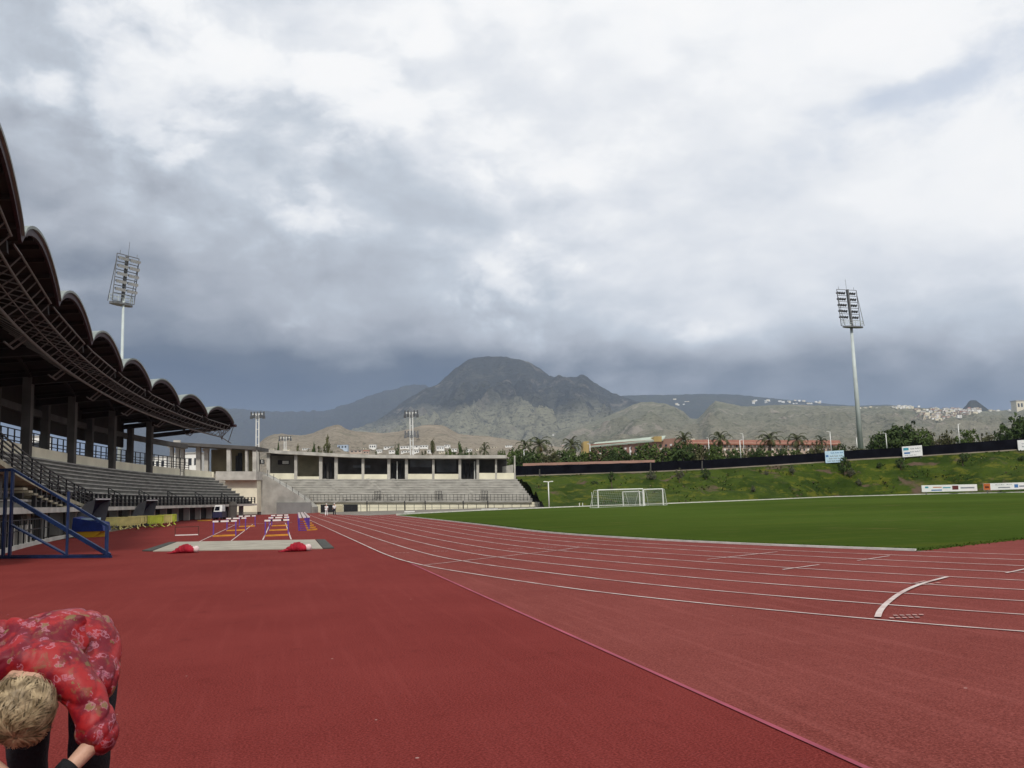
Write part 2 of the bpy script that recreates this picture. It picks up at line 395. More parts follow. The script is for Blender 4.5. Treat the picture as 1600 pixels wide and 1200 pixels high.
C_TAN = (.34, .315, .235); C_GREY = (.19, .185, .145); C_GRN = (.17, .18, .115); C_PALE = (.37, .335, .27); C_DARK = (.062, .064, .06); C_DK2 = (.085, .085, .082)
M_MTN = hill_mat('mountain_rock_cloud_shade', ((.36, .35, .26), (.066, .073, .076), (.13, .132, .112), (.27, .245, .21)), 300, 680, 1.0, 1.0, 1.5)  # upper slopes coloured dark: bare rock, with cloud shadow put into the tone
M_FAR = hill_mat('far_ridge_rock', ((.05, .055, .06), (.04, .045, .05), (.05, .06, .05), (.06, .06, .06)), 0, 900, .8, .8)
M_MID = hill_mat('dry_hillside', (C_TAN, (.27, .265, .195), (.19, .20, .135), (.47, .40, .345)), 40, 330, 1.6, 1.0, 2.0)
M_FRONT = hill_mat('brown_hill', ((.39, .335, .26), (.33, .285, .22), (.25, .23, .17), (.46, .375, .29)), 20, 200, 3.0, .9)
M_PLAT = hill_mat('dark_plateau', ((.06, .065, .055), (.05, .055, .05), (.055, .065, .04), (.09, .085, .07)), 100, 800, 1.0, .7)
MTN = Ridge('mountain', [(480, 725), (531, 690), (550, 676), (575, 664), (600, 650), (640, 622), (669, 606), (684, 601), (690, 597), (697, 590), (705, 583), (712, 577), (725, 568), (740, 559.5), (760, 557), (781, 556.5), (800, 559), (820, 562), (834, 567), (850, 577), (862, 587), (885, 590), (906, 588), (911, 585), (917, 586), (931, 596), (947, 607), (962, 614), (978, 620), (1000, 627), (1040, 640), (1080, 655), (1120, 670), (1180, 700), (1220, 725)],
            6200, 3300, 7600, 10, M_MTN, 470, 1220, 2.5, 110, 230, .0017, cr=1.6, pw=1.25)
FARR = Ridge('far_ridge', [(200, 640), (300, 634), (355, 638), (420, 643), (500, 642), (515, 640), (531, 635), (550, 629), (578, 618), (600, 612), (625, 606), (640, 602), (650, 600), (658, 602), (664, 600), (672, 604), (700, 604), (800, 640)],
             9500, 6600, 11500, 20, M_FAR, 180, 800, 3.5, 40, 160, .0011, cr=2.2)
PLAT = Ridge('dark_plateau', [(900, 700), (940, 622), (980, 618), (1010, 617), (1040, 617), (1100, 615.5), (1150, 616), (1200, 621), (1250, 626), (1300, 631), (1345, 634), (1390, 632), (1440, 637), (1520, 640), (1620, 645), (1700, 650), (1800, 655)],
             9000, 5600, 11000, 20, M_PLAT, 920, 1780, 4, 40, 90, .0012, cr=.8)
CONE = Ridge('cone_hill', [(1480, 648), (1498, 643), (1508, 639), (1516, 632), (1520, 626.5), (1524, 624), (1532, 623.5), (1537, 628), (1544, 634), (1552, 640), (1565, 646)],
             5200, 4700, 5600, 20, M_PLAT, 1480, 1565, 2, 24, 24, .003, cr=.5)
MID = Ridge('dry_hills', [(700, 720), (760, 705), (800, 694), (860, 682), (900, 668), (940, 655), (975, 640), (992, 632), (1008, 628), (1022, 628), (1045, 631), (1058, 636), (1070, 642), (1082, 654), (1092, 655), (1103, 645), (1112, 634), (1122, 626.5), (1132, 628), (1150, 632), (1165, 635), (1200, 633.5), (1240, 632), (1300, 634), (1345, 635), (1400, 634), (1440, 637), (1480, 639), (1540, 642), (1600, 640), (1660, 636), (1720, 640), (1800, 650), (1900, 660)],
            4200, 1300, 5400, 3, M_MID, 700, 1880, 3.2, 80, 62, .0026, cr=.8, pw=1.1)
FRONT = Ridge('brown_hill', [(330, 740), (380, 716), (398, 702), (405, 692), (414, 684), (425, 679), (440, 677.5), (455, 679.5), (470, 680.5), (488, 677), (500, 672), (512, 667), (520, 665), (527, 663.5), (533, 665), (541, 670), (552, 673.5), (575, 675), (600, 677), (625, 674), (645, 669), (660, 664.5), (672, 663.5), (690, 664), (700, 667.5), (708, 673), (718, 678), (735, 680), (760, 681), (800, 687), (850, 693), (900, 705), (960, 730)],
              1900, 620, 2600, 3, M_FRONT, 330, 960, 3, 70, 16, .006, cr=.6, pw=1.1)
# ------------------------------------------------------------------ main stand
M_CONC = mat('stand_concrete', (.32, .31, .28), .9, .22, .6, bump=.3, detail=8)
M_CONC2 = mat('pale_concrete', (.44, .42, .375), .9, .18, .8, bump=.2, detail=8)
M_CREAM = mat('cream_render', (.74, .70, .54), .85, .1, .5, detail=8)
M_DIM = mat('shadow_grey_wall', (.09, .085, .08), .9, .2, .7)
M_BLACK = mat('black_metal', (.018, .018, .02), .6, .2, 4)
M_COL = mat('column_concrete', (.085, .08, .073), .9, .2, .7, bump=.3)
M_TIMB = mat('brown_timber', (.013, .0065, .004), .75, .35, 1.4, detail=8)
M_MAROON = mat('maroon_trim', (.032, .009, .012), .6, .2, 2)
M_SHEET = mat('grey_green_roof_sheet', (.22, .25, .23), .55, .12, .8, detail=8)
M_TRUSS = mat('grey_truss_paint', (.125, .108, .098), .55, .2, 3)
def rx_(Y): return -11.6 + .0021 * (Y - 67) ** 2
def A(Y, off, z=0.0):
    s = .0042 * (Y - 67); n = Vector((-1, s, 0)).normalized(); return Vector((rx_(Y), Y, z)) + n * off
VAL = [24.5, 36.6, 48.2, 59.7, 71.4, 83.2, 95.2, 107.5, 119.5]
stand = thing('grandstand', 'long curved concrete grandstand on the left under a scalloped barrel vault roof', 'grandstand', (-14, 60, 0))
def span(mb, Y0, Y1, off0, off1, z0, z1, step=3.0):
    n = max(1, int(abs(Y1 - Y0) / step)); ys = [lerp(Y0, Y1, i / n) for i in range(n + 1)]
    for a, b in zip(ys[:-1], ys[1:]):
        mb.hexa([A(a, off0, z0), A(b, off0, z0), A(b, off1, z0), A(a, off1, z0), A(a, off0, z1), A(b, off0, z1), A(b, off1, z1), A(a, off1, z1)])
NST = 10; T0, T1, TZ0, TZ1 = .7, 6.1, 1.7, 5.4
M_RISER = mat('dark_riser', (.115, .112, .10), .9, .3, .5, detail=8); M_TREAD = mat('pale_tread', (.36, .35, .32), .9, .2, .6, detail=8)  # risers coloured darker than the treads so the rows stand out
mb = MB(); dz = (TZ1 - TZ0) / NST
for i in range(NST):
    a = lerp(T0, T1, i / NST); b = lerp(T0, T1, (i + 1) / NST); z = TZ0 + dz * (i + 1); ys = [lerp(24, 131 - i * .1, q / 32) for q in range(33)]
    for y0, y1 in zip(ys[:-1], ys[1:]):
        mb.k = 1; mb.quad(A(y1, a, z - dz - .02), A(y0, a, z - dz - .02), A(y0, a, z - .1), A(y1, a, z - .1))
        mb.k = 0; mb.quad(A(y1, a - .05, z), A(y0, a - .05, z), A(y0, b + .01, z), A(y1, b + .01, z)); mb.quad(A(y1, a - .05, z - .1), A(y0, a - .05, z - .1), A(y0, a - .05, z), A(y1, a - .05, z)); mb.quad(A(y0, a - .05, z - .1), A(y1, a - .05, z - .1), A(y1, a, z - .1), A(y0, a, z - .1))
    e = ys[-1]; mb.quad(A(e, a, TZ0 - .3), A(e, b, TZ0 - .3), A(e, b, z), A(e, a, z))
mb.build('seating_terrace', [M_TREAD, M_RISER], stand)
for k in range(10):                        # dark vomitory slots and worn patches between rows
    for j in range(4):
        Y = 52 + k * 7.6 + j * 1.6; i = 7 - j * 2; a = lerp(T0, T1, i / NST); z = lerp(TZ0, TZ1, (i + 1) / NST)
        if Y < 126: mb = MB(); span(mb, Y, Y + 1.2, a + .1, a + .5, z + .003, z + .06, 4); mb.build('step_marker', M_DIM, stand)
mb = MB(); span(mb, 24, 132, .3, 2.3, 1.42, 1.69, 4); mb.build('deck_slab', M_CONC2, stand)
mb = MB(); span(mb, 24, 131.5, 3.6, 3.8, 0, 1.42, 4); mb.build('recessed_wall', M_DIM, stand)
mb = MB(); span(mb, 30, 70, .05, .35, 0, .16, 3); mb.build('base_kerb', M_CONC2, stand)
Y = 30.0
while Y < 131.5:
    mb = MB(); p = A(Y, 1.9); mb.box((p.x, p.y, .72), (.6, .75, 1.4)); mb.build('pillar', M_CONC2, stand); Y += 4.55
# parapet, columns, rear rail
for a, b in zip(VAL, VAL[1:] + [131.5]): mb = MB(); span(mb, a + .9, b - .9, 6.2, 6.45, 5.4, 6.3, 3); mb.build('parapet', M_CREAM, stand)
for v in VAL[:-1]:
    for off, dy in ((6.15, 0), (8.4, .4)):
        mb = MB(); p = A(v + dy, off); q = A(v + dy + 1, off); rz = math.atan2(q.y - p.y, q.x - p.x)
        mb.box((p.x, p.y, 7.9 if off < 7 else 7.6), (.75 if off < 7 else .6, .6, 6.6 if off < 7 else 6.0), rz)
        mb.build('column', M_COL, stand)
mb = MB(); span(mb, 24, 131, 6.45, 10.5, 5.2, 5.45, 4); mb.build('rear_walkway', M_CONC, stand)
def railing(mb, f, n, h, rails, pr=.03, rr=.02, post_every=1):
    P = [f(i / n) for i in range(n + 1)]
    for i, p in enumerate(P):
        if i % post_every == 0: mb.beam(p, p + Vector((0, 0, h)), pr, pr)
    for r in rails:
        for a, b in zip(P[:-1], P[1:]): mb.beam(a + Vector((0, 0, h * r)), b + Vector((0, 0, h * r)), rr, rr)
mb = MB(); railing(mb, lambda t: A(lerp(26, 131, t), 9.6, 5.45), 70, 2.75, (1, .78, .66, .55, .45, .35), .10, .07); mb.build('rear_railing', M_BLACK, stand)
mb = MB(); span(mb, 24, 128, 8.6, 9.4, 9.45, 10.0, 4); mb.build('rear_lintel', M_DIM, stand)
# deck railing along the front: thick black posts with rails between
mb = MB(); railing(mb, lambda t: A(lerp(47, 131.5, t), .45, 1.72), 56, .85, (1, .66, .33), .17, .05); mb.build('front_railing', M_BLACK, stand)
for y in (58, 66, 76, 87, 98, 109, 120):
    mb = MB(); railing(mb, lambda t: A(y + .2 * t, lerp(.6, 1.5, t), 1.72 + lerp(0, .5, t)), 2, .95, (1, .6), .08, .05); mb.build('aisle_handrail', M_BLACK, stand)
# roof: one vault per bay
def roof_pt(Y0, Y1, t, off, lift=0.0):
    Y = lerp(Y0, Y1, t); s = abs(math.sin(math.pi * t)) ** .72
    return A(Y, off, lerp(11.74, 11.0, max(0, off) / 10.2) + 1.42 * s * lerp(1, .85, off / 10) + lift)
OFFS = [-.05, 1.5, 3.5, 5.5, 7.5, 10.2]; NT = 18
for Y0, Y1 in zip(VAL[:-1], VAL[1:]):
    mb = MB(); lo = [[roof_pt(Y0, Y1, i / NT, o) for i in range(NT + 1)] for o in OFFS]; hi = [[roof_pt(Y0, Y1, i / NT, o, .16) for i in range(NT + 1)] for o in OFFS]
    mb.grid(lo); mb.grid([r[::-1] for r in hi]); mb.grid([hi[0], lo[0]]); mb.grid([lo[-1], hi[-1]])
    vault = mb.build('roof_vault', M_TIMB, stand)
    mb = MB()
    for t in (.06, .2, .35, .5, .65, .8, .94):
        P = [roof_pt(Y0, Y1, t, o, -.1) for o in OFFS]
        for a, b in zip(P[:-1], P[1:]): mb.beam(a, b, .16, .2)
    for o in (2.5, 6.0):
        P = [roof_pt(Y0, Y1, i / NT, o, -.22) for i in range(NT + 1)]
        for a, b in zip(P[:-1], P[1:]): mb.beam(a, b, .2, .22)
    mb.build('purlin', M_TIMB, vault)
    mb = MB(); lo = [[roof_pt(Y0, Y1, i / NT, o, .165) for i in range(NT + 1)] for o in [-.28] + OFFS[1:]]; hi = [[roof_pt(Y0, Y1, i / NT, o, .29) for i in range(NT + 1)] for o in [-.28] + OFFS[1:]]
    mb.grid(lo); mb.grid([r[::-1] for r in hi]); mb.grid([hi[0], lo[0]]); mb.grid([lo[-1], hi[-1]]); mb.build('roof_sheet', M_SHEET, vault, True)
    mb = MB(); P = [roof_pt(Y0, Y1, i / NT, -.12, .02) for i in range(NT + 1)]
    for a, b in zip(P[:-1], P[1:]): mb.beam(a, b, .12, .26)
    mb.build('fascia', M_MAROON, vault)
for Y0, Y1 in zip(VAL[:-2], VAL[1:-1]):
    mb = MB(); lo = [A(lerp(Y0, Y1, i / NT), 9.0, 8.35) for i in range(NT + 1)]; hi = [roof_pt(Y0, Y1, i / NT, 9.0, -.01) for i in range(NT + 1)]
    k = [A(lerp(Y0, Y1, i / NT), 9.12, 8.35) for i in range(NT + 1)]; k2 = [roof_pt(Y0, Y1, i / NT, 9.12, -.01) for i in range(NT + 1)]; mb.grid([lo, hi]); mb.grid([k2, k]); mb.build('rear_infill_panel', M_TIMB, stand)
for v in VAL[1:]:
    mb = MB(); mb.beam(A(v, .3, 11.45), A(v, 10.0, 10.6), .45, .5); mb.build('roof_girder', M_TIMB, stand)
mb = MB(); mb.prism([A(119.4, -.4).xy, A(120.1, -.4).xy, A(120.1, 10).xy, A(119.4, 10).xy], 11.5, 11.8); mb.build('end_eave', M_MAROON, stand)
for Y0, Y1 in zip(VAL[:-1], VAL[1:]):    # inclined lattice truss hung below the front edge, bay by bay
    mb = MB(); n = 8; last = Y1 > 118
    LO, MI, HI, TP = (1.35, 10.2), (.9, 10.6), (.42, 11.0), (0, 11.5)
    Ys = [lerp(Y0, Y1, i / n) for i in range(n + 1)]
    for a, b in zip(Ys[:-1], Ys[1:]):
        mb.tube(A(a, *LO), A(b, *LO), .075, n=6); mb.tube(A(a, *HI), A(b, *HI), .06, n=6); mb.tube(A(a, *MI), A(b, *MI), .03, n=5)
    for i, y in enumerate(Ys[:-1]):
        mb.tube(A(y, *LO), A(y + .1, *HI), .036, n=5)
        if 1 <= i: mb.tube(A(y, *HI), A(y, *TP), .036, n=5); mb.tube(A(y, *HI), A(y, 2.4, 11.5), .03, n=5)
        mb.tube(A(y, *LO), A(y + .2, 3.2, 11.3), .03, n=5)
    mb.tube(A(Y0 + 1.4, *TP), A(Y1 - 1.4, *TP), .05, n=6)
    for y in (Y0 + 1.45, Y1 - 1.45): mb.tube(A(y, *TP), A(y + (-.8 if y < Y0 + 3 else .8), 0.2, 11.75), .05, n=5)
    for d in (0, 1.1):
        mb.tube(A(Y0 + d, *LO), A(Y0 + d, 2.0, 9.62), .055, n=5); mb.tube(A(Y0 + d, 2.0, 9.62), A(Y0 + d - .3, 2.15, 9.75), .055, n=5)
    if last:
        for k in range(5): mb.tube(A(Y1 + .3, 1.35, 10.25 - .1 * k), A(Y1 - .4 * k, -.3 + k * .5, 11.8), .045, n=5)
        mb.tube(A(Y1, *LO), A(Y1 + 5, 1.6, 9.75), .06, n=5); mb.tube(A(Y1 + 3.5, 1.5, 9.8), A(Y1, -.2, 11.7), .045, n=5)
    mb.build('lattice_truss', M_TRUSS, stand)
# side ramp climbing along the front of the stand
mb = MB(); RY = [lerp(64, 25, i / 14) for i in range(15)]; rz_ = lambda y: 1.74 + (64 - y) * .066
for a, b in zip(RY[:-1], RY[1:]):
    mb.hexa([A(a, .35, rz_(a) - .2), A(b, .35, rz_(b) - .2), A(b, 1.9, rz_(b) - .2), A(a, 1.9, rz_(a) - .2), A(a, .35, rz_(a)), A(b, .35, rz_(b)), A(b, 1.9, rz_(b)), A(a, 1.9, rz_(a))])
mb.build('side_ramp', mat('stair_tread', (.34, .31, .22), .9, .2, 1), stand)
for off in (.4, 1.85): mb = MB(); railing(mb, lambda t: A(lerp(64, 25, t), off, rz_(lerp(64, 25, t))), 15, 1.0, (1, .8, .6, .4, .2), .07, .05); mb.build('ramp_railing', M_BLACK, stand)
for k in range(9):
    y = 44 + k * 1.5; c = A(y, 1.0, rz_(y) - .55); mb = MB(); mb.box((c.x, c.y, c.z), (1.3, .7, .1)); mb.build('stair_tread', mat('stair_tread', (.34, .31, .22)), stand)
for y in (30, 35.5, 41, 46.5, 52): mb = MB(); p = A(y, 1.0); mb.box((p.x, p.y, rz_(y) / 2 - .1), (.35, .35, rz_(y) - .2)); mb.build('ramp_post', M_COL, stand)
mb = MB(); span(mb, 24, 60, 2.4, 2.6, 0, 1.42, 4); mb.build('stair_wall', M_DIM, stand)
for k in range(9): mb = MB(); p = A(36 + k * 1.15, .35); mb.box((p.x, p.y, .5), (.22, .16, .85)); mb.build('bollard', M_CONC2, stand)
mb = MB(); railing(mb, lambda t: A(lerp(33, 50, t), .2, .16), 12, 1.0, (1, .55), .05, .04); mb.build('ground_railing', M_BLACK, stand)
# ------------------------------------------------------------------ end block of the main stand
def sp(px, y, d): return dep(px, y, d)
def slab(mb, px0, px1, yt, yb, d0, d1, yt1=None, yb1=None):   # block between two sight lines with real depth d0..d1 and level top and bottom
    yt1 = yt if yt1 is None else yt1; yb1 = yb if yb1 is None else yb1
    a, b = sp(px0, yb, d0), sp(px1, yb1, d0); c, d = sp(px0, yt, d0), sp(px1, yt1, d0)
    back = Vector((AXH.x, AXH.y, 0)) * (d1 - d0)
    mb.hexa([a, b, b + back, a + back, c, d, d + back, c + back])
annex = thing('stand_annex', 'grey concrete balcony block between the curved stand and the far stand', 'building', (-8, 135, 0))
D = 135.0
mb = MB(); slab(mb, 337, 400, 736.5, 750, D, D + 5); mb.build('balcony', M_CONC2, annex)
mb = MB(); slab(mb, 352, 401.5, 750.2, 800, D + 1.2, D + 6); mb.build('wall', M_CREAM, annex)
for a, b in ((354, 360), (383, 386.5), (394.5, 400.5)):
    mb = MB(); slab(mb, a, b, 698, 736.4, D + .3, D + .9); mb.build('column', M_CONC2, annex)
for a, b, t in ((306, 313, 696), (319, 325, 703), (265, 270, 697), (274, 279.5, 690), (282, 287, 700)):
    mb = MB(); slab(mb, a, b, t, 745, D + 2, D + 2.6); mb.box(tuple(sp((a + b) / 2, t, D + 2.3)), (1.0, .8, .4)); mb.build('column', M_CONC2, annex)
mb = MB(); slab(mb, 258, 400, 690, 694.5, D, D + 7, 697.5, 703); mb.build('roof_slab', M_DIM, annex)
mb = MB(); slab(mb, 330, 394, 702, 740, D + 4.6, D + 5); mb.build('back_wall', mat('beige_inner_wall', (.22, .19, .12), .9, .15, .8), annex)
mb = MB(); slab(mb, 372, 378, 708, 736, D + 4.3, D + 4.55); mb.build('doorway', M_BLACK, annex)
mb = MB(); slab(mb, 368, 372, 712, 736, D + 4.2, D + 4.5); mb.build('window', M_BLACK, annex)
mb = MB(); slab(mb, 228, 334, 736, 745, D + 2.2, D + 2.5, 737.5, 746); mb.build('parapet', M_CREAM, annex)
ramp = thing('ramp_wall', 'plain grey concrete ramp wall sloping down beside the far stand', 'wall', tuple(dep(440, 800, 139).xy) + (0,))
mb = MB(); back = Vector((AXH.x, AXH.y, 0)) * 4
poly = [(402, 804), (402, 738), (418, 744), (444, 760), (470, 776), (488, 792), (488, 804)]
f = [sp(x, y, 138.5) for x, y in poly]; n = len(f)
mb.add(f + [p + back for p in f], [tuple(range(n)), tuple(range(n, 2 * n))[::-1]] + [(i, n + i, n + (i + 1) % n, (i + 1) % n) for i in range(n)]); mb.build('wall', M_CONC, ramp)
mb = MB(); slab(mb, 432, 486, 785, 804, 138.0, 138.3); mb.build('lower_panel', mat('plain_grey_panel', (.19, .19, .185), .85, .1, .7), ramp)
mb = MB()
for t in range(8):
    p = sp(lerp(418, 486, t / 7), lerp(744, 790, t / 7), 138.6); mb.beam(p, p + Vector((0, 0, .95)), .07, .07)
mb.build('handrail', M_BLACK, ramp)
# ------------------------------------------------------------------ far stand
fs = thing('grandstand', 'low far grandstand with grey seating and flat slab roof beyond the track', 'grandstand', tuple(dep(620, 796, 140).xy) + (0,))
def fd(px): return 1 / lerp(1 / 146, 1 / 135, (px - 405) / 440)
def P(px, y, back=0.0): return dep(px, y, fd(px) + back)
def strip(mb, px0, px1, yt, yb, b0, b1, n=1):          # wall or slab that follows the stand; yt/yb numbers or tables
    g_ = lambda y, x: interp(y, x) if isinstance(y, list) else y
    for i in range(n):
        a, b = lerp(px0, px1, i / n), lerp(px0, px1, (i + 1) / n)
        A0, B0 = P(a, g_(yb, a), b0), P(b, g_(yb, b), b0); A1, B1 = P(a, g_(yt, a), b0), P(b, g_(yt, b), b0); k = Vector((AXH.x, AXH.y, 0)) * (b1 - b0)
        mb.hexa([A0, B0, B0 + k, A0 + k, A1, B1, B1 + k, A1 + k])
RT = [(400, 700), (418, 703), (460, 705), (500, 707), (530, 709), (600, 710.8), (680, 711.3), (790, 711)]
RB = [(x, y + 5) for x, y in RT]; COLT = [(x, y + 4.5) for x, y in RT]
mb = MB(); strip(mb, 402, 791, RT, RB, 6.0, 12, 14); mb.build('roof_slab', M_CONC2, fs)
for c, w_ in ((402.5, 4), (419, 5), (462, 4.5), (501, 5), (525, 5), (567, 4), (607.5, 4.5), (635, 4.5), (677, 3.6), (718.5, 4), (746.5, 4), (775, 3)):
    mb = MB(); strip(mb, c - w_ / 2, c + w_ / 2, COLT, 749, 7.0, 7.5); mb.build('column', M_CONC2, fs)
for a, b, t in ((421.6, 459.6, 739.5), (464.4, 498.4, 744.5), (527.6, 605, 741), (637.4, 716.3, 740.5), (748.7, 804, 739)):
    mb = MB(); strip(mb, a, b, t, 749, 7.05, 7.3); mb.build('parapet', M_CREAM, fs)
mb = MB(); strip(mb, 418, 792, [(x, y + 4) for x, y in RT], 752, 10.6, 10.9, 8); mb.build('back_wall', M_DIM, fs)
for a, b, m_ in ((424, 459, mat('grey_inner_wall', (.19, .18, .145), .9, .2, .6)), (465, 498, mat('olive_inner_wall', (.22, .20, .13), .9, .2, .6)), (608, 633, M_DIM)):
    mb = MB(); strip(mb, a, b, 712, 749, 9.9, 10.2); mb.build('inner_wall', m_, fs)
M_GLASS = mat('window_glass', (.30, .36, .38), .15, .2, .5, spec=.6); M_PANE = mat('lit_pane', (.62, .62, .58), .3, .1, 1)
for a, b, t, u in ((434, 452, 719, 726), (405, 413, 718, 725)):
    mb = MB(); strip(mb, a, b, t, u, 9.6, 9.75); wf = mb.build('window', M_BLACK, fs)
    mb = MB(); strip(mb, a + (b - a) * .4, b - 1, t + 1, u - 1, 9.5, 9.58); mb.build('pane', M_PANE, wf)
for a, b, t, u in ((552, 579, 727, 731), (641, 674, 718, 730), (682, 713, 716, 738), (651, 658, 721, 727), (692, 712, 722, 737)):
    mb = MB(); strip(mb, a, b, t, u, 10.2, 10.4); mb.build('window', mat('dim_glass', (.13, .135, .14), .2, .4, .3, spec=.6), fs)
for c in (507, 512, 517, 613, 619, 625, 725, 731, 737, 742):
    mb = MB(); strip(mb, c - 1.4, c + 1.4, 724, 749, 8.6, 8.8); mb.build('gate_panel', M_BLACK if c % 2 else M_DIM, fs)
for c in (620.5, 741.5): mb = MB(); strip(mb, c - .8, c + .8, 721, 749, 8.0, 8.2); mb.build('lamp_tube', M_PANE, fs)
mb = MB(); strip(mb, 785, 802, [(785, 729), (802, 726)], 740, 9, 9.3); mb.build('side_wall', M_CONC2, fs)
mb = MB(); strip(mb, 803, 805.4, 712, 749, 7.0, 7.4); mb.build('end_post', M_CONC2, fs)
# stepped seating
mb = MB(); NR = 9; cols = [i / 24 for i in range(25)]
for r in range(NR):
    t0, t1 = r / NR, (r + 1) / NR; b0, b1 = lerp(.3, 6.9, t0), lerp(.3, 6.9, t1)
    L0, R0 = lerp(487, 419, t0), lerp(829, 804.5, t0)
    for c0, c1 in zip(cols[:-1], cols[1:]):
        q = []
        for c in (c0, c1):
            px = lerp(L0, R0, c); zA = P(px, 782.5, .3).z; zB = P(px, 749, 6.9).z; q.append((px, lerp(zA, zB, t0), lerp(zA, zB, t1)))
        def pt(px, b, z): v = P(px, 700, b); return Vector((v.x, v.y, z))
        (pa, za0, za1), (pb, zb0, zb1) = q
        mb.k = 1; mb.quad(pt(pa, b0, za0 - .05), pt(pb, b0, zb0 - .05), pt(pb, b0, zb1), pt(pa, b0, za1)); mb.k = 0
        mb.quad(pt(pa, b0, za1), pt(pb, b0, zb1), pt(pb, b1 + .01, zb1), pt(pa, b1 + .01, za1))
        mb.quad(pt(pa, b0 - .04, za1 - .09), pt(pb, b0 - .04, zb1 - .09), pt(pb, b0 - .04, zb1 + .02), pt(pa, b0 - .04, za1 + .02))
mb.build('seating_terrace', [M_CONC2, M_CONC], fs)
for xt, xb in ((505, 542), (572, 612), (612, 640), (716, 745)):
    mb = MB()
    for r in range(NR * 2):
        t = r / (NR * 2); px = lerp(xb, xt, t); q = P(px, 700, lerp(.3, 6.9, t)); zA = P(px, 782.5, .3).z; zB = P(px, 749, 6.9).z
        mb.box((q.x, q.y, lerp(zA, zB, t + .06)), (.55, .3, .17), YAW)
    mb.build('aisle_stair', M_CONC, fs)
mb = MB(); a = [P(x, y, b) for x, y, b in ((804, 749, 6.9), (830, 783, .2), (831.5, 783, .2), (806, 748, 6.9))]; mb.add(a + [p - Vector((0, 0, 1.2)) for p in a], [(0, 1, 2, 3), (0, 4, 5, 1), (3, 2, 6, 7), (1, 5, 6, 2)]); mb.build('end_wall', M_CONC2, fs)
# front wall, openings, railings
mb = MB(); strip(mb, 489, 843, 784.5, 806, 0, .3, 10); mb.build('front_wall', M_CREAM, fs)
mb = MB(); strip(mb, 489, 831, 782.3, 785, -.35, .6, 8); mb.build('deck_slab', M_CONC, fs)
for a, b in ((501, 522.5), (537, 559)):
    mb = MB(); strip(mb, a, b, 788.5, 802, -.06, .02); mb.build('doorway', M_BLACK, fs)
mb = MB(); strip(mb, 524, 535, 789.5, 802, -.1, .02); mb.build('door', mat('beige_door', (.45, .4, .28), .7, .1, 2), fs)
def rl(px0, px1, y, h, n, b, pe, w_):
    m_ = MB(); railing(m_, lambda t: P(lerp(px0, px1, t), y, b), n, h, (1, .55), w_, w_ * .6, pe); return m_
rl(484, 830, 782.6, 1.0, 60, -.25, 1, .05).build('deck_railing', M_BLACK, fs)
rl(536, 842, 800, 1.15, 22, -1.6, 1, .06).build('ground_railing', M_BLACK, fs)
for c in (632.5, 664.5, 724, 762.5, 573.5):
    mb = MB(); p = P(c, 799, -1.7); mb.beam(p, p + Vector((0, 0, 1.6)), .14, .14); mb.build('railing_post', M_BLACK, fs)
for c in (590, 757, 685): rl(c - 5, c + 5, 780, 1.25, 4, .1, 1, .07).build('gate_rail', M_BLACK, fs)
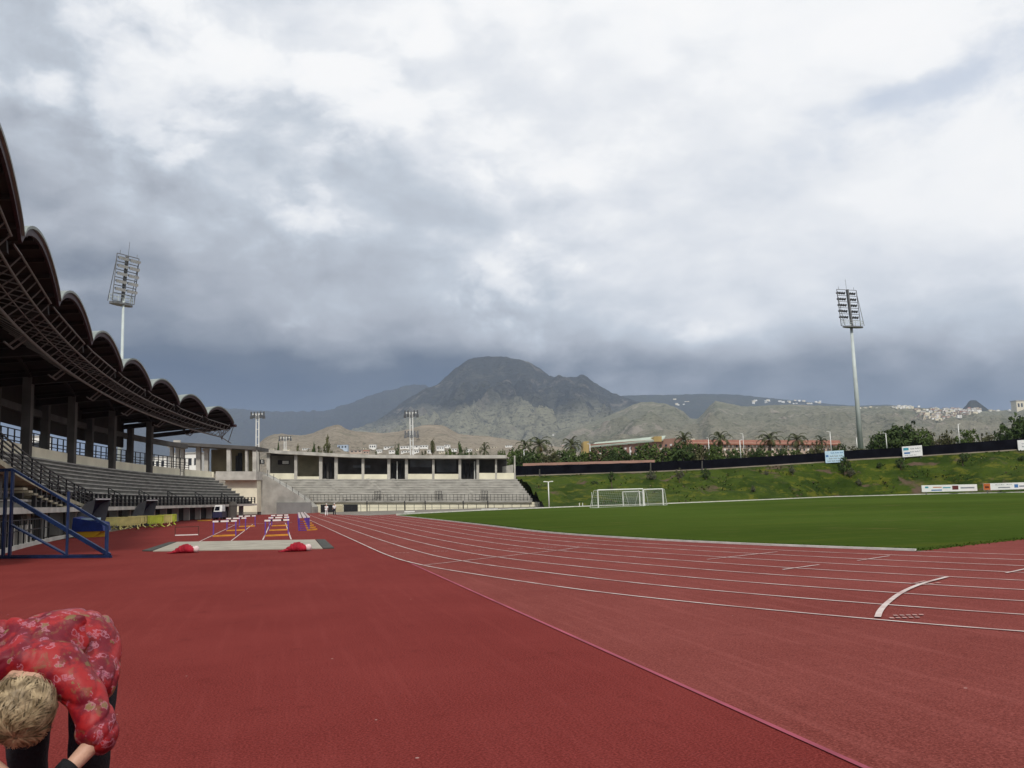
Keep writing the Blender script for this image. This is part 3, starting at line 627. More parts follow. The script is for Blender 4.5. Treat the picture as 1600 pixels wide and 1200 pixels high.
# ------------------------------------------------------------------ floodlight masts
M_GALV = mat('pale_mast_paint', (.50, .555, .54), .55, .1, .5)
M_GALVD = mat('grey_steel', (.16, .165, .17), .5, .2, 2, metal=.3)
M_LAMP = mat('lamp_housing', (.10, .105, .11), .4, .2, 4, metal=.3)
M_LENS = mat('lamp_glass', (.62, .64, .64), .15, .08, 3, spec=.7)
M_WPOLE = mat('white_pole_paint', (.72, .72, .69), .5, .08, 2)
def mast(name, label, base, H, hw, hh, face, front, rb, tilt):
    t = thing(name, label, 'floodlight', base)
    b = Vector(base); top = b + Vector((0, 0, H))
    mb = MB(); mb.tube(b, top - Vector((0, 0, hh - .4)), rb, rb * .5, 14); mb.build('pole', M_GALV, t, True)
    u = Vector((math.cos(face), math.sin(face), 0)); nrm = Vector((-u.y, u.x, 0))        # u along the head, nrm the way it faces
    def hp(a, z, o=0.0): return top + u * a * hw / 2 + Vector((0, 0, (z - 1) * hh)) + nrm * (o + tilt * z)
    mb = MB()
    for a in (-1, -.04, .04, 1): mb.beam(hp(a, 0), hp(a, 1), .1 if abs(a) > .5 else .16, .1)
    for k in range(7): z = k / 6.0; mb.beam(hp(-1, z), hp(1, z), .09, .09)
    mb.beam(hp(0, 0, -.3), hp(0, 1, -.3), .3, .3)
    for a in (-.8, .0, .75): mb.tube(hp(a, 1), hp(a, 1.08 if a else 1.3), .03, n=5)
    for a in (-1, 1): mb.beam(hp(a, 0, -.9), hp(a, .9), .07, .07)
    mb.build('head_frame', M_GALVD, t)
    mb = MB(); c = hp(0, 0, -.45); mb.prism([(c + u * hw * .52 * math.cos(q) + nrm * .75 * math.sin(q)).xy for q in [2 * math.pi * i / 12 for i in range(12)]], c.z - .35, c.z - .1)
    pl = mb.build('platform', M_GALVD, t); mb = MB()
    for i in range(12):
        q0, q1 = 2 * math.pi * i / 12, 2 * math.pi * (i + 1) / 12
        e0 = c + u * hw * .52 * math.cos(q0) + nrm * .75 * math.sin(q0); e1 = c + u * hw * .52 * math.cos(q1) + nrm * .75 * math.sin(q1)
        mb.beam(e0, e0 + Vector((0, 0, .95)), .05, .05)
        for z in (.5, .95): mb.beam(e0 + Vector((0, 0, z)), e1 + Vector((0, 0, z)), .05, .05)
    mb.build('guard_rail', M_GALV, pl)
    for r in range(5):
        for k in range(8):
            a = -.9 + k * .23 + (.14 if k > 3 else 0); z = .26 + r * .165; p = hp(a, z, .1)
            mb = MB(); d = (nrm * 1.0 + Vector((0, 0, -.55))).normalized(); mb.tube(p - d * .12, p + d * .28, .13, .25, 9)
            lp = mb.build('floodlamp', M_LAMP, t)
            if front: mb = MB(); mb.tube(p + d * .281, p + d * .30, .235, .235, 9); mb.build('lens', M_LENS, lp)
    return t
b = dep(1345, 701, 168); topz = dep(1325, 452, 168).z
mast('floodlight_mast', 'tall pale floodlight mast with a square head of dark lamps behind the black fence', (b.x, b.y, b.z), topz - b.z, 4.6, 7.2, math.atan2(AXH.x, -AXH.y) + .35 + math.pi, True, .5, .5)
b = dep(190.5, 560, 120); topz = dep(200, 401, 120).z
mast('floodlight_mast', 'tall floodlight mast rising behind the scalloped grandstand roof on the left', (b.x, b.y, 2.5), topz - 2.5, 3.6, 6.4, math.atan2(-.75, -.66), True, .30, .75)
def twin(label, px, ytop, d, hgt, rows, wid):
    b = dep(px, ytop, d); t = thing('floodlight_pole', label, 'floodlight', (b.x, b.y, b.z - hgt), 'twin tube floodlight poles beyond the stands')
    mb = MB()
    for s in (-.27, .27): o = Vector((AXH.y, -AXH.x, 0)) * s; mb.tube(Vector((b.x, b.y, b.z - hgt)) + o, Vector((b.x, b.y, b.z)) + o, .13, .11, 8)
    for k in range(int(hgt / 1.5)): z = b.z - hgt + k * 1.5; o = Vector((AXH.y, -AXH.x, 0)) * .27; mb.tube(Vector((b.x, b.y, z)) - o, Vector((b.x, b.y, z)) + o, .05, n=5)
    mb.build('pole', M_WPOLE, t)
    for z in rows:
        o = Vector((AXH.y, -AXH.x, 0)) * wid; c = Vector((b.x, b.y, b.z + z)); mb = MB(); mb.beam(c - o, c + o, .16, .2); mb.build('crossbar', M_WPOLE if z > -1 else M_GALVD, t)
        for k in range(5):
            p = c + o * (-.9 + k * .45); mb = MB(); mb.box(tuple(p + Vector((0, 0, -.5 if k % 2 else -.65))), (.5, .4, .6), YAW); mb.box(tuple(p + Vector((0, 0, .06))), (.3, .25, .8), YAW); mb.build('floodlamp', M_LAMP if z > -1 and k != 2 else M_GALVD, t)
twin('white twin tube floodlight pole right of the scalloped roof tip', 402.5, 647, 175, 12, (0,), 1.35)
twin('white twin tube floodlight pole with two lamp bars beyond the far stand', 642.5, 645, 175, 13, (0, -4.0), 1.35)
twin('short distant floodlight pole against the brown hill left of a bare bush', 445.5, 684, 260, 9, (0,), 1.8)
# ------------------------------------------------------------------ street lamps beyond the fence
lp = thing('street_lamp', 'x', 'street lamp', (0, 0, 0), 'street lamps behind the perimeter fence')
mb = MB(); mb.tube((0, 0, 0), (0, 0, 5), .1, .065, 8); mb.build('pole', M_WPOLE, lp, True)
mb = MB(); mb.beam((-.05, 0, 5), (.7, 0, 5.15), .16, .1); mb.build('lamp_head', M_WPOLE, lp)
first = True
for px, yt, yb, d, lab in ((819.5, 703, 733, 172, 'white street lamp just right of the far stand end post'),
        (923, 694, 729, 172, 'white street lamp in front of the left end of the green roofed hotel'), (985.5, 699, 728, 172, 'taller of the two white street lamps standing close together'),
        (1109, 685, 724, 170, 'white street lamp left of a shaggy palm behind the fence'), (1158, 688, 722, 172, 'white street lamp midway between two shaggy palms'), (1299.5, 675, 712, 170, 'white street lamp above the pale blue sign'),
        (1386.5, 677, 708, 172, 'white street lamp in front of the dark spreading trees'), (1500, 663, 697, 172, 'brownish grey street lamp near the right end of the fence'), (1163, 678, 716, 235, 'faint thin street lamp farthest back behind the palms'), (1340, 684, 708, 190, 'thin street lamp hugging the foot of the tall mast')):
    b = dep(px, yb, d); h = dep(px, yt, d).z - b.z
    if first: lp.location = b; lp.scale = (1, 1, h / 5); lp['label'] = lab; first = False
    else: dup(lp, b, random.uniform(0, 6), lab, (1, 1, h / 5))
b = dep(995.5, 731, 171); t = thing('sign_post', 'short white T shaped post beside the close pair of street lamps', 'post', b)
mb = MB(); mb.tube(b, b + Vector((0, 0, 2.0)), .07, n=7); mb.build('pole', M_WPOLE, t); mb = MB(); mb.beam(b + Vector((-.45, .1, 2)), b + Vector((.45, -.1, 2)), .12, .18); mb.build('crossbar', M_WPOLE, t)
b = dep(858, 790.5, edge_depth(858) + 4.5); b.z = 0; t = thing('lamp_post', 'grey lamp post with two small heads standing before the grass bank', 'lamp post', b)
h = dep(857, 753, b.xy.dot(AXH.xy)).z
mb = MB(); mb.tube(b, (b.x, b.y, h), .085, .07, 8); mb.build('pole', M_WPOLE, t, True)
for s in (-1, 1): mb = MB(); o = Vector((AXH.y, -AXH.x, 0)) * s; c = Vector((b.x, b.y, h)); mb.beam(c, c + o * .55 + Vector((0, 0, .08)), .1, .1); mb.box(tuple(c + o * .5 + Vector((0, 0, .05))), (.3, .22, .1), YAW); mb.build('lamp_head', M_WPOLE, t)
# ------------------------------------------------------------------ black perimeter fence
M_SCREEN = mat('black_screen_cloth', (.006, .006, .009), 1.0, .3, .5, bump=.4, bscale=6, spec=.0)
b0 = fence_base(1200); fence = thing('perimeter_fence', 'long black screened fence running along the top of the grass bank', 'fence', b0)
mb = MB(); R0 = []; R1 = []
for i in range(160):
    px = 806 + i * 6.6; p = fence_base(px); q = dep(px, interp(FTOP, px), FD); j = .07 * noise.noise(Vector((px * .09, 0, 4))); R0.append(p + Vector((AXH.x, AXH.y, 0)) * (.5 + j)); R1.append(Vector((p.x, p.y, q.z - .05 * abs(math.sin(i * .5)))) + Vector((AXH.x, AXH.y, 0)) * (.5 + j * .5))
back = Vector((AXH.x, AXH.y, 0)) * .06
for i in range(159): mb.hexa([R0[i], R0[i + 1], R0[i + 1] + back, R0[i] + back, R1[i], R1[i + 1], R1[i + 1] + back, R1[i] + back])
mb.build('screen', M_SCREEN, fence)
for i in range(0, 160, 5): mb = MB(); mb.tube(R0[i] + back * 1.6, R1[i] + back * 1.6 + Vector((0, 0, .12)), .045, n=6); mb.build('post', M_GALVD, fence)
mb = MB()
for i in range(159): mb.beam(R0[i] - back * 3 + Vector((0, 0, .05)), R0[i + 1] - back * 3 + Vector((0, 0, .05)), .8, .25)
mb.build('base_kerb', M_PATH, fence)
wl = thing('boundary_wall', 'low salmon wall showing above the left stretch of the black fence', 'wall', dep(920, 735, FD + 5))
mb = MB()
for i in range(10):
    a, b = 817 + i * 20.6, 817 + (i + 1) * 20.6; q = [dep(a, 745, FD + 5), dep(b, 743, FD + 5), dep(a, interp(FTOP, a) - 3.4, FD + 5), dep(b, interp(FTOP, b) - 3.4, FD + 5)]
    k = back * 5; mb.hexa([q[0], q[1], q[1] + k, q[0] + k, q[2], q[3], q[3] + k, q[2] + k])
mb.build('wall', mat('salmon_render', (.36, .21, .165), .9, .15, .4), wl)
# ------------------------------------------------------------------ signs (lettering in the photograph is too small to read: marks of the same colour and size)
M_BLUE = mat('sign_blue', (.06, .16, .38), .5, .1, 3); M_PBLUE = mat('sign_pale_blue', (.46, .63, .74), .5, .06, 1); M_WSIGN = mat('sign_white', (.72, .73, .72), .5, .05, 1)
M_ORG = mat('sign_orange', (.45, .12, .03), .5, .15, 3); M_RSIGN = mat('sign_dark_red', (.10, .02, .02), .5, .1, 3); M_GRY = mat('sign_grey_text', (.2, .22, .25), .6, .1, 3); M_TEAL = mat('sign_teal', (.05, .28, .36), .5, .1, 3)
def board(name, label, c4, d, marks, base_m, feet=False, group=None):
    (x0, y0), (x1, y1), hpx = c4     # lower-left, lower-right, height in px
    a, b = dep(x0, y0, d), dep(x1, y1, d); a1 = dep(x0, y0 - hpx, d); h = a1.z - a.z; U = (b - a); nb = Vector((-AXH.x, -AXH.y, 0))
    t = thing(name, label, 'sign', tuple((a + b) / 2), group); k = nb * .06
    mb = MB(); H_ = Vector((0, 0, h)); mb.hexa([a + k, b + k, b - k, a - k, a + k + H_, b + k + H_, b - k + H_, a - k + H_]); bd = mb.build('panel', base_m, t)
    for (u0, v0, u1, v1, m_) in marks:
        mb = MB(); f = lambda u, v: a + U * u + H_ * v + nb * .068
        if m_ in (M_GRY, M_BLUE) and u1 - u0 > .3:
            n = int((u1 - u0) * 26)
            for i in range(n):
                if i % 6 == 5: continue
                s0 = lerp(u0, u1, i / n); s1 = lerp(u0, u1, (i + .7) / n); mb.quad(f(s0, v0), f(s1, v0), f(s1, lerp(v0, v1, .6 + .4 * ((i * 7) % 3 == 0))), f(s0, lerp(v0, v1, .6 + .4 * ((i * 7) % 3 == 0))))
        else: mb.quad(f(u0, v0), f(u1, v0), f(u1, v1), f(u0, v1))
        mb.build('lettering', m_, bd)
    for s in (.08, .92):
        p = a + U * s - nb * .12; mb = MB(); mb.beam(p - Vector((0, 0, .5)), p + H_, .09, .09); mb.build('post', M_GALVD, t)
board('billboard', 'pale blue sign hung on the black fence left of the tall mast', ((1290, 723.5), (1319.5, 722), 18.5), FD - .6, [(.03, .5, .17, .66, M_BLUE), (.3, .78, .95, .88, M_BLUE), (.25, .5, .9, .62, M_GRY), (.2, .3, .9, .4, M_GRY), (.1, .1, .8, .2, M_GRY)], M_PBLUE)
board('billboard', 'white sign with a teal emblem hung on the black fence right of the tall mast', ((1410.5, 714.5), (1441.5, 712), 16.5), FD - .6, [(.05, .62, .32, .86, M_TEAL), (.08, .28, .38, .44, M_BLUE), (.42, .68, .92, .8, M_GRY), (.4, .4, .9, .52, M_GRY), (.1, .1, .7, .18, M_GRY)], M_WSIGN)
board('billboard', 'white sign at the far right end of the black fence', ((1591, 704), (1622, 702), 16), FD - .6, [(.2, .3, .8, .45, M_GRY), (.2, .6, .8, .7, M_GRY)], M_WSIGN)
d = 150
board('advertising_board', 'long white advertising board at the foot of the bank with a dark red square', ((1440.5, 768.8), (1527, 767), 10.5), 137, [(.55, .25, .66, .85, M_RSIGN), (.06, .55, .12, .8, M_TEAL), (.17, .15, .36, .33, M_BLUE), (.2, .6, .36, .72, M_ORG), (.38, .5, .52, .66, M_TEAL), (.70, .4, .95, .6, M_GRY)], M_WSIGN)
board('advertising_board', 'white advertising board with an orange end and a blue swirl at the right edge', ((1537, 766), (1612, 763.8), 10.5), 131, [(0, .02, .14, .98, M_ORG), (.03, .3, .11, .6, M_RSIGN), (.25, .7, .6, .8, M_GRY), (.64, .25, .72, .75, M_BLUE), (.74, .35, .95, .55, M_GRY), (.3, .25, .55, .4, M_GRY)], M_WSIGN)
# ------------------------------------------------------------------ football goals
M_NET = mat('goal_net', (.42, .45, .42), .9, .1, 5)
def goal(label, p0, p1, h, depth, upright_back=True):
    p0, p1 = Vector(p0), Vector(p1); U = (p1 - p0); n = Vector((-U.y, U.x, 0)).normalized()
    if n.dot(AXH) < 0: n = -n
    t = thing('football_goal', label, 'goal', tuple((p0 + p1) / 2), 'white football goals at the far edge of the pitch'); Z = Vector((0, 0, h))
    for p in (p0, p1): mb = MB(); mb.tube(p, p + Z, .075, n=8); mb.build('post', M_WPOLE, t)
    mb = MB(); mb.tube(p0 + Z, p1 + Z, .075, n=8); mb.build('crossbar', M_WPOLE, t)
    mb = MB()
    for p in (p0, p1): mb.tube(p + n * depth, p, .035, n=6); mb.path([p + Z, p + Z * .98 + n * depth * .45, p + n * depth], .03)
    mb.tube(p0 + n * depth, p1 + n * depth, .035, n=6); mb.build('back_frame', M_WPOLE, t)
    mb = MB(); r = .012
    for i in range(25):
        q = p0 + U * (i / 24); mb.path([q + Z, q + Z * .98 + n * depth * .45, q + n * depth], r, 3)
    for k in range(11):
        t_ = k / 10; o = n * depth * (.45 + .55 * t_) + Z * .98 * (1 - t_); mb.tube(p0 + o, p1 + o, r, n=3)
        for p in (p0, p1): mb.tube(p + Z * (1 - t_), p + o, r, n=3)
    mb.build('net', M_NET, t)
g0 = gnd(935, 793.5); g1 = gnd(1005.5, 790.7); goal('largest white football goal with the widest crossbar', g0, g1, 2.02, 1.6)
g0 = gnd(974, 790.5); g1 = gnd(1000, 790); goal('small white football goal seen through the largest goal', g0, g1, 1.75, 1.2)
g0 = gnd(1007, 790.2); g1 = gnd(1036.5, 789.5); goal('white football goal standing right of the largest goal', g0, g1, 1.95, 1.6)
b = gnd(925.5, 791.5); tag(MB().tube(b, b + Vector((0, 0, 1.85)), .03, n=6).build('corner_pole', M_WPOLE), 'thin white pole standing left of the football goals', 'pole')
for px, lab in ((905.5, 'left'), (910.5, 'right')):
    b = gnd(px, 791.8); tag(MB().tube(b, b + Vector((0, 0, .5)), .05, n=6).build('marker_post', M_WPOLE), f'knee high white marker post, {lab} one of a pair by the bank', 'post')
for px, py, n_, lab in ((640, 800.8, 8, 'low white plank lying on the edge of the grass before the far stand'), (765, 796.8, 12, 'longer low white plank lying on the pitch edge near the far stand end')):
    a, b = gnd(px - n_, py), gnd(px + n_, py - .5); tag(MB().beam(a + Vector((0, 0, .08)), b + Vector((0, 0, .08)), .25, .14).build('edge_board', M_WPOLE), lab, 'board')
# ------------------------------------------------------------------ runway slab, bundles
M_SLAB = mat('pale_slab', (.33, .305, .25), .9, .14, 1.5, bump=.3); M_DKSLAB = mat('dark_mat', (.055, .056, .05), .9, .25, 3)
def lowslab(name, pts, z, m_, label, cat):
    p = [gnd(*q) for q in pts]; mb = MB(); mb.prism([v.xy for v in p][::-1] if (p[1] - p[0]).cross(p[2] - p[1]).z < 0 else [v.xy for v in p], 0.0, z); return tag(mb.build(name, m_), label, cat)
lowslab('runway_pad', [(239, 862), (504, 857.8), (492, 844), (277, 847.6)], .03, M_SLAB, 'wide pale concrete pad at the head of the hurdle lanes', 'pad')
lowslab('rubber_mat', [(222, 861.5), (237, 861.8), (276, 847.6), (264, 848)], .035, M_DKSLAB, 'dark rubber mat along the left end of the pale pad', 'mat')
lowslab('rubber_mat', [(505, 857.8), (522, 857.2), (507.5, 843.8), (493.5, 844)], .035, M_DKSLAB, 'dark rubber mat along the right end of the pale pad', 'mat')
M_CLOTH = mat('crimson_cloth', (.30, .008, .022), .8, .25, 5, bump=.5); M_PINKC = mat('pale_pink_cloth', (.62, .5, .48), .85, .1, 6)
def bundle(label, px, py, d):
    b = gnd(px, py); t = thing('cloth_bundle', label, 'bundle', b, 'crimson cloth bundles in front of the pale pad')
    U = Vector((AXH.y, -AXH.x, 0)); mb = MB()
    for k in range(-6, 3):
        hh = (.02, .035, .06, .10, .14, .165, .17, .15, .12)[k + 6]; c = b + U * k * .085 + Vector((0, 0, hh * .75)); mb.ball(c, (.13, .2, hh), 12, 7, .12)
    for v in mb.v: v.z = max(.004, v.z)
    mb.build('cloth', M_CLOTH, t, True)
    mb = MB(); mb.ball(b + U * .33 + Vector((0, 0, .115)), (.10, .12, .11), 10, 7, .05); mb.ball(b + U * .25 + Vector((0, 0, .11)), (.09, .12, .1), 10, 6, .05); mb.build('white_end', M_PINKC, t, True)
bundle('crimson cloth bundle with a white end beside the left half of the pale pad', 291, 864, 0)
bundle('crimson cloth bundle with a white end beside the right half of the pale pad', 466, 861.5, 0)
# ------------------------------------------------------------------ hurdles
M_PURP = mat('purple_leg_paint', (.11, .05, .28), .5, .15, 4); M_YEL = mat('orange_base_paint', (.55, .25, .03), .6, .15, 4); M_BAR = mat('hurdle_bar', (.74, .70, .68), .6, .06, 5); M_BARB = mat('hurdle_bar_black', (.02, .02, .02), .6, .1, 5)
def hurdle():
    t = thing('hurdle', 'x', 'hurdle', (0, 0, 0)); w_ = 1.16
    mb = MB()
    cuts = (0, .24, .33, .67, .76, 1)
    for k in range(5): mb.k = 1 if k in (1, 3) else 0; a = -w_ / 2 + w_ * cuts[k]; b = -w_ / 2 + w_ * cuts[k + 1]; mb.box(((a + b) / 2, 0, .735), (b - a - .001, .03, .08))
    mb.build('top_bar', [M_BAR, M_BARB], t)
    for s in (-1, 1):
        mb = MB(); mb.beam((s * w_ * .46, .012, .03), (s * w_ * .46, .012, .70), .07, .06); mb.build('leg', M_PURP, t)
        mb = MB(); mb.beam((s * w_ * .46, -.55, .03), (s * w_ * .46, .05, .03), .07, .05); mb.build('foot', M_PURP, t)
    mb = MB(); mb.beam((-w_ * .46, -.56, .035), (w_ * .46, -.56, .04), .07, .085); mb.build('base_bar', M_YEL, t)
    return t
hp = hurdle(); first = True; HG = 'hurdles on the practice lanes'
for px, py, rz, lab in ((350, 838, 0, 'nearest hurdle in the left practice lane, behind the pale pad'), (368.5, 829.5, 0, 'second hurdle behind in the left practice lane'), (432.5, 837.5, 0, 'nearest hurdle in the right practice lane, behind the pale pad'), (435.5, 829, 0, 'second hurdle behind in the right practice lane'),
                        (386, 823, 0, 'farthest hurdle in the left practice lane'), (437, 822, 0, 'farthest hurdle in the right practice lane')):
    p = gnd(px, py) + Vector((0, .5, 0))
    if first: hp.location = p; hp.rotation_euler = (0, 0, rz); hp['label'] = lab; hp['group'] = HG; first = False
    else: dup(hp, p, rz, lab, 1.0, HG)
order = ('nearest', 'second', 'third', 'fourth', 'farthest')
for i in range(5):
    p = gnd(474 - i * .9, 829 - i * 3.4); dup(hp, p + Vector((.05, 0, .006)), .95, f'{order[i]} hurdle of the purple and white row parked beside the main track', (.9, .9, 1.0), 'hurdles parked in a row beside the track')
M_DULL = mat('dull_red_frame', (.10, .03, .025), .7, .2, 4)
p = gnd(292, 837); t = thing('low_gate', 'low dull red training gate with a white bottom bar left of the hurdles', 'training gate', p); U = Vector((AXH.y, -AXH.x, 0))
for z, m_, n_ in ((.04, M_BAR, 'bottom_bar'), (.46, M_DULL, 'top_bar')): mb = MB(); mb.beam(p - U * .62 + Vector((0, 0, z)), p + U * .62 + Vector((0, 0, z)), .05, .05); mb.build(n_, m_, t)
for s in (-1, 1): mb = MB(); mb.beam(p + U * .62 * s, p + U * .62 * s + Vector((0, 0, .5)), .05, .05); mb.build('leg', M_DULL, t)
# ------------------------------------------------------------------ yellow crowd barriers, dugouts, landing mat, cart
M_YB = mat('yellow_plastic', (.70, .62, .24), .55, .12, 2, detail=6); M_YB2 = mat('bright_yellow_plastic', (.48, .56, .06), .5, .1, 2)
def barrier(m_):
    t = thing('crowd_barrier', 'x', 'barrier', (0, 0, 0), 'yellow plastic barriers in front of the stand'); mb = MB()
    mb.box((0, 0, .62), (1.36, .045, .44)); mb.beam((-.78, 0, .88), (.78, 0, .88), .08, .07); mb.beam((-.78, 0, .34), (.78, 0, .34), .08, .07)
    for s in (-1, 1): mb.beam((s * .77, 0, .3), (s * .77, 0, .92), .07, .07)
    for k in range(7): mb.box((-.6 + k * .2, 0, .53), (.03, .07, .6))
    mb.build('panel', m_, t)
    for s in (-1, 1): mb = MB(); mb.beam((s * .6, 0, .1), (s * .6, 0, .35), .09, .07); mb.beam((s * .6, -.34, .02), (s * .6, 0, .14), .1, .04); mb.beam((s * .6, .34, .02), (s * .6, 0, .14), .1, .04); mb.build('foot', m_, t)
    return t
bp = barrier(M_YB); bq = barrier(M_YB2); f1 = f2 = True
for px, py, rz, bright, lab in ((176, 827.5, .5, 0, 'leftmost yellow plastic barrier, half hidden by the blue stair'), (188, 827, -.5, 0, 'second yellow barrier from the left, turned towards the stand'), (201, 827.5, .35, 0, 'yellow barrier in the middle of the left cluster'), (213, 824.5, .8, 0, 'yellow barrier closing the left cluster on its right'),
                                (231, 823, .2, 0, 'yellow barrier below the farther dugout'), (243, 824, .9, 1, 'brightest lime yellow barrier of the right cluster'), (254, 822.5, -.4, 0, 'yellow barrier just right of the lime yellow one'), (261, 820.5, .5, 1, 'rightmost lime yellow barrier')):
    p = gnd(px, py)
    if bright:
        if f2: bq.location = p; bq.rotation_euler = (0, 0, rz); bq['label'] = lab; f2 = False
        else: dup(bq, p, rz, lab)
    else:
        if f1: bp.location = p; bp.rotation_euler = (0, 0, rz); bp['label'] = lab; f1 = False
        else: dup(bp, p, rz, lab)
M_SHELL = mat('grey_dugout_shell', (.15, .155, .17), .45, .15, 1.5); M_NAVY = mat('navy_dugout_lining', (.015, .018, .04), .7, .2, 2); M_RIM = mat('pale_rim', (.6, .6, .6), .5, .05, 2)
def dugout(label, px, py, wid, h):
    b = dep(px, 700, py); b.z = 0; t = thing('team_dugout', label, 'dugout', b, 'team dugouts in front of the stand'); ang = -.62
    U = Vector((.22, .975, 0)); V = Vector((U.y, -U.x, 0))
    prof = [(-.55, 0), (-.6, .6), (-.45, 1.2), (0.0, 1.75), (.65, 2.0)]; prof = [(a * 1.0, z * h / 2) for a, z in prof]
    mb = MB(); rows = [[b + U * wid * k + V * a + Vector((0, 0, z)) for a, z in prof] for k in (-.5, .5)]
    rin = [[p + V * .05 - Vector((0, 0, .04)) for p in r] for r in rows]; mb.grid(rows); mb.build('shell', M_SHELL, t, False)
    mb = MB(); mb.grid([r[::-1] for r in rin]); mb.build('lining', M_NAVY, t)
    for r in rows:
        mb = MB(); e = b + V * .1; o = (r[0] - b); k = U * (o.dot(U)); poly = [p for p in r] + [b + k + V * .55 + Vector((0, 0, 1.5 * h / 2)), b + k + V * .2]; mb.add(poly, [tuple(range(len(poly)))]); mb.add([p + U * .02 for p in poly], [tuple(range(len(poly)))[::-1]]); mb.build('side_panel', M_SHELL, t)
    mb = MB(); mb.beam(rows[0][-1], rows[1][-1], .1, .07); mb.build('roof_rim', M_RIM, t)
    mb = MB(); mb.beam(b - U * wid * .45 - V * .1 + Vector((0, 0, .45)), b + U * wid * .45 - V * .1 + Vector((0, 0, .45)), .35, .06); mb.build('bench', M_BLUE, t)
dugout('grey curved dugout with a pale roof rim behind the blue stair', 147, 57, 2.2, 2.15)
dugout('grey curved dugout with a pale roof rim behind the right cluster of yellow barriers', 227, 76, 2.4, 2.15)
b = dep(139, 700, 50); b.z = 0; t = thing('landing_mat', 'blue folded landing mat on a yellow base seen through the blue stair', 'mat', b); U = Vector((AXH.y, -AXH.x, 0)); V = Vector((AXH.x, AXH.y, 0)); U = U * .9; zk = .86
mb = MB(); mb.hexa([b - U * .75, b + U * .45, b + U * .8 + V, b - U * .8 + V] + [q + Vector((0, 0, .33)) for q in (b - U * .8, b + U * .95, b + U * .9 + V, b - U * .8 + V)]); mb.build('base', mat('yellow_cover', (.58, .34, .02), .6, .1, 2), t)
mb = MB(); mb.hexa([q + Vector((0, 0, .33)) for q in (b - U * .9 - V * .05, b + U * 1.05 - V * .05, b + U * 1.0 + V, b - U * .9 + V)] + [q + Vector((0, 0, z)) for q, z in ((b - U * .85, 1.1), (b + U * .95, .75), (b + U * .9 + V, .8), (b - U * .85 + V, 1.15))]); mb.build('cushion', mat('blue_vinyl', (.012, .03, .17), .5, .2, 2, bump=.3), t)
mb = MB(); mb.box(tuple(b + U * .1 + V * .3 + Vector((0, 0, 1.0))), (.9, .4, .12), YAW); mb.build('white_strap', M_PBLUE, t)
b = dep(343, 811, 100); b.z = 0; t = thing('utility_cart', 'small white and dark blue utility cart parked against the stand wall', 'vehicle', b)
mb = MB(); mb.box((b.x, b.y, .55), (1.05, 1.5, .6), YAW); mb.build('body', mat('dark_cart_body', (.03, .03, .07), .4, .2, 2), t)
mb = MB(); mb.hexa([b + U * x + V * y + Vector((0, 0, .9)) for x, y in ((-.5, -.6), (.5, -.6), (.5, .6), (-.5, .6))] + [b + U * x + V * y + Vector((0, 0, 1.6)) for x, y in ((-.42, -.35), (.46, -.35), (.46, .55), (-.42, .55))]); cab = mb.build('cab', M_WSIGN, t)
mb = MB(); f = lambda x, z: b + U * x + V * (-.6 + (z - .9) / .7 * .25 - .012) + Vector((0, 0, z)); mb.quad(f(-.42, 1.0), f(.2, 1.0), f(.18, 1.45), f(-.36, 1.45)); mb.build('windscreen', mat('dark_glass', (.01, .012, .02), .1, .2, 1, spec=.6), cab)
for sx in (-.44, .44):
    for sy in (-.5, .5): mb = MB(); c = b + U * sx + V * sy + Vector((0, 0, .25)); mb.tube(c - U * .1, c + U * .1, .25, n=14); mb.build('wheel', M_BLACK, t)
for px, py, lab in ((365, 809, 'dark grey drum shaped bin standing right of the white cart'),):
    b = gnd(px, py); b = dep(px, 700, 100); b.z = 0; t = thing('litter_bin', lab, 'bin', b); mb = MB(); mb.tube(b, b + Vector((0, 0, 1.5)), .4, .44, 14); mb.build('drum', M_COL, t); mb = MB(); mb.tube(b + Vector((0, 0, 1.5)), b + Vector((0, 0, 1.95)), .5, .3, 14); mb.build('lid', M_COL, t)
b = gnd(320, 814); tag(MB().beam(b - U * .8 + Vector((0, 0, .05)), b + U * .8 + Vector((0, 0, .05)), .3, .1).build('yellow_plank', mat('ochre_paint', (.45, .24, .03), .7, .15, 3)), 'flat ochre plank lying on the red surface left of the hurdles', 'plank')
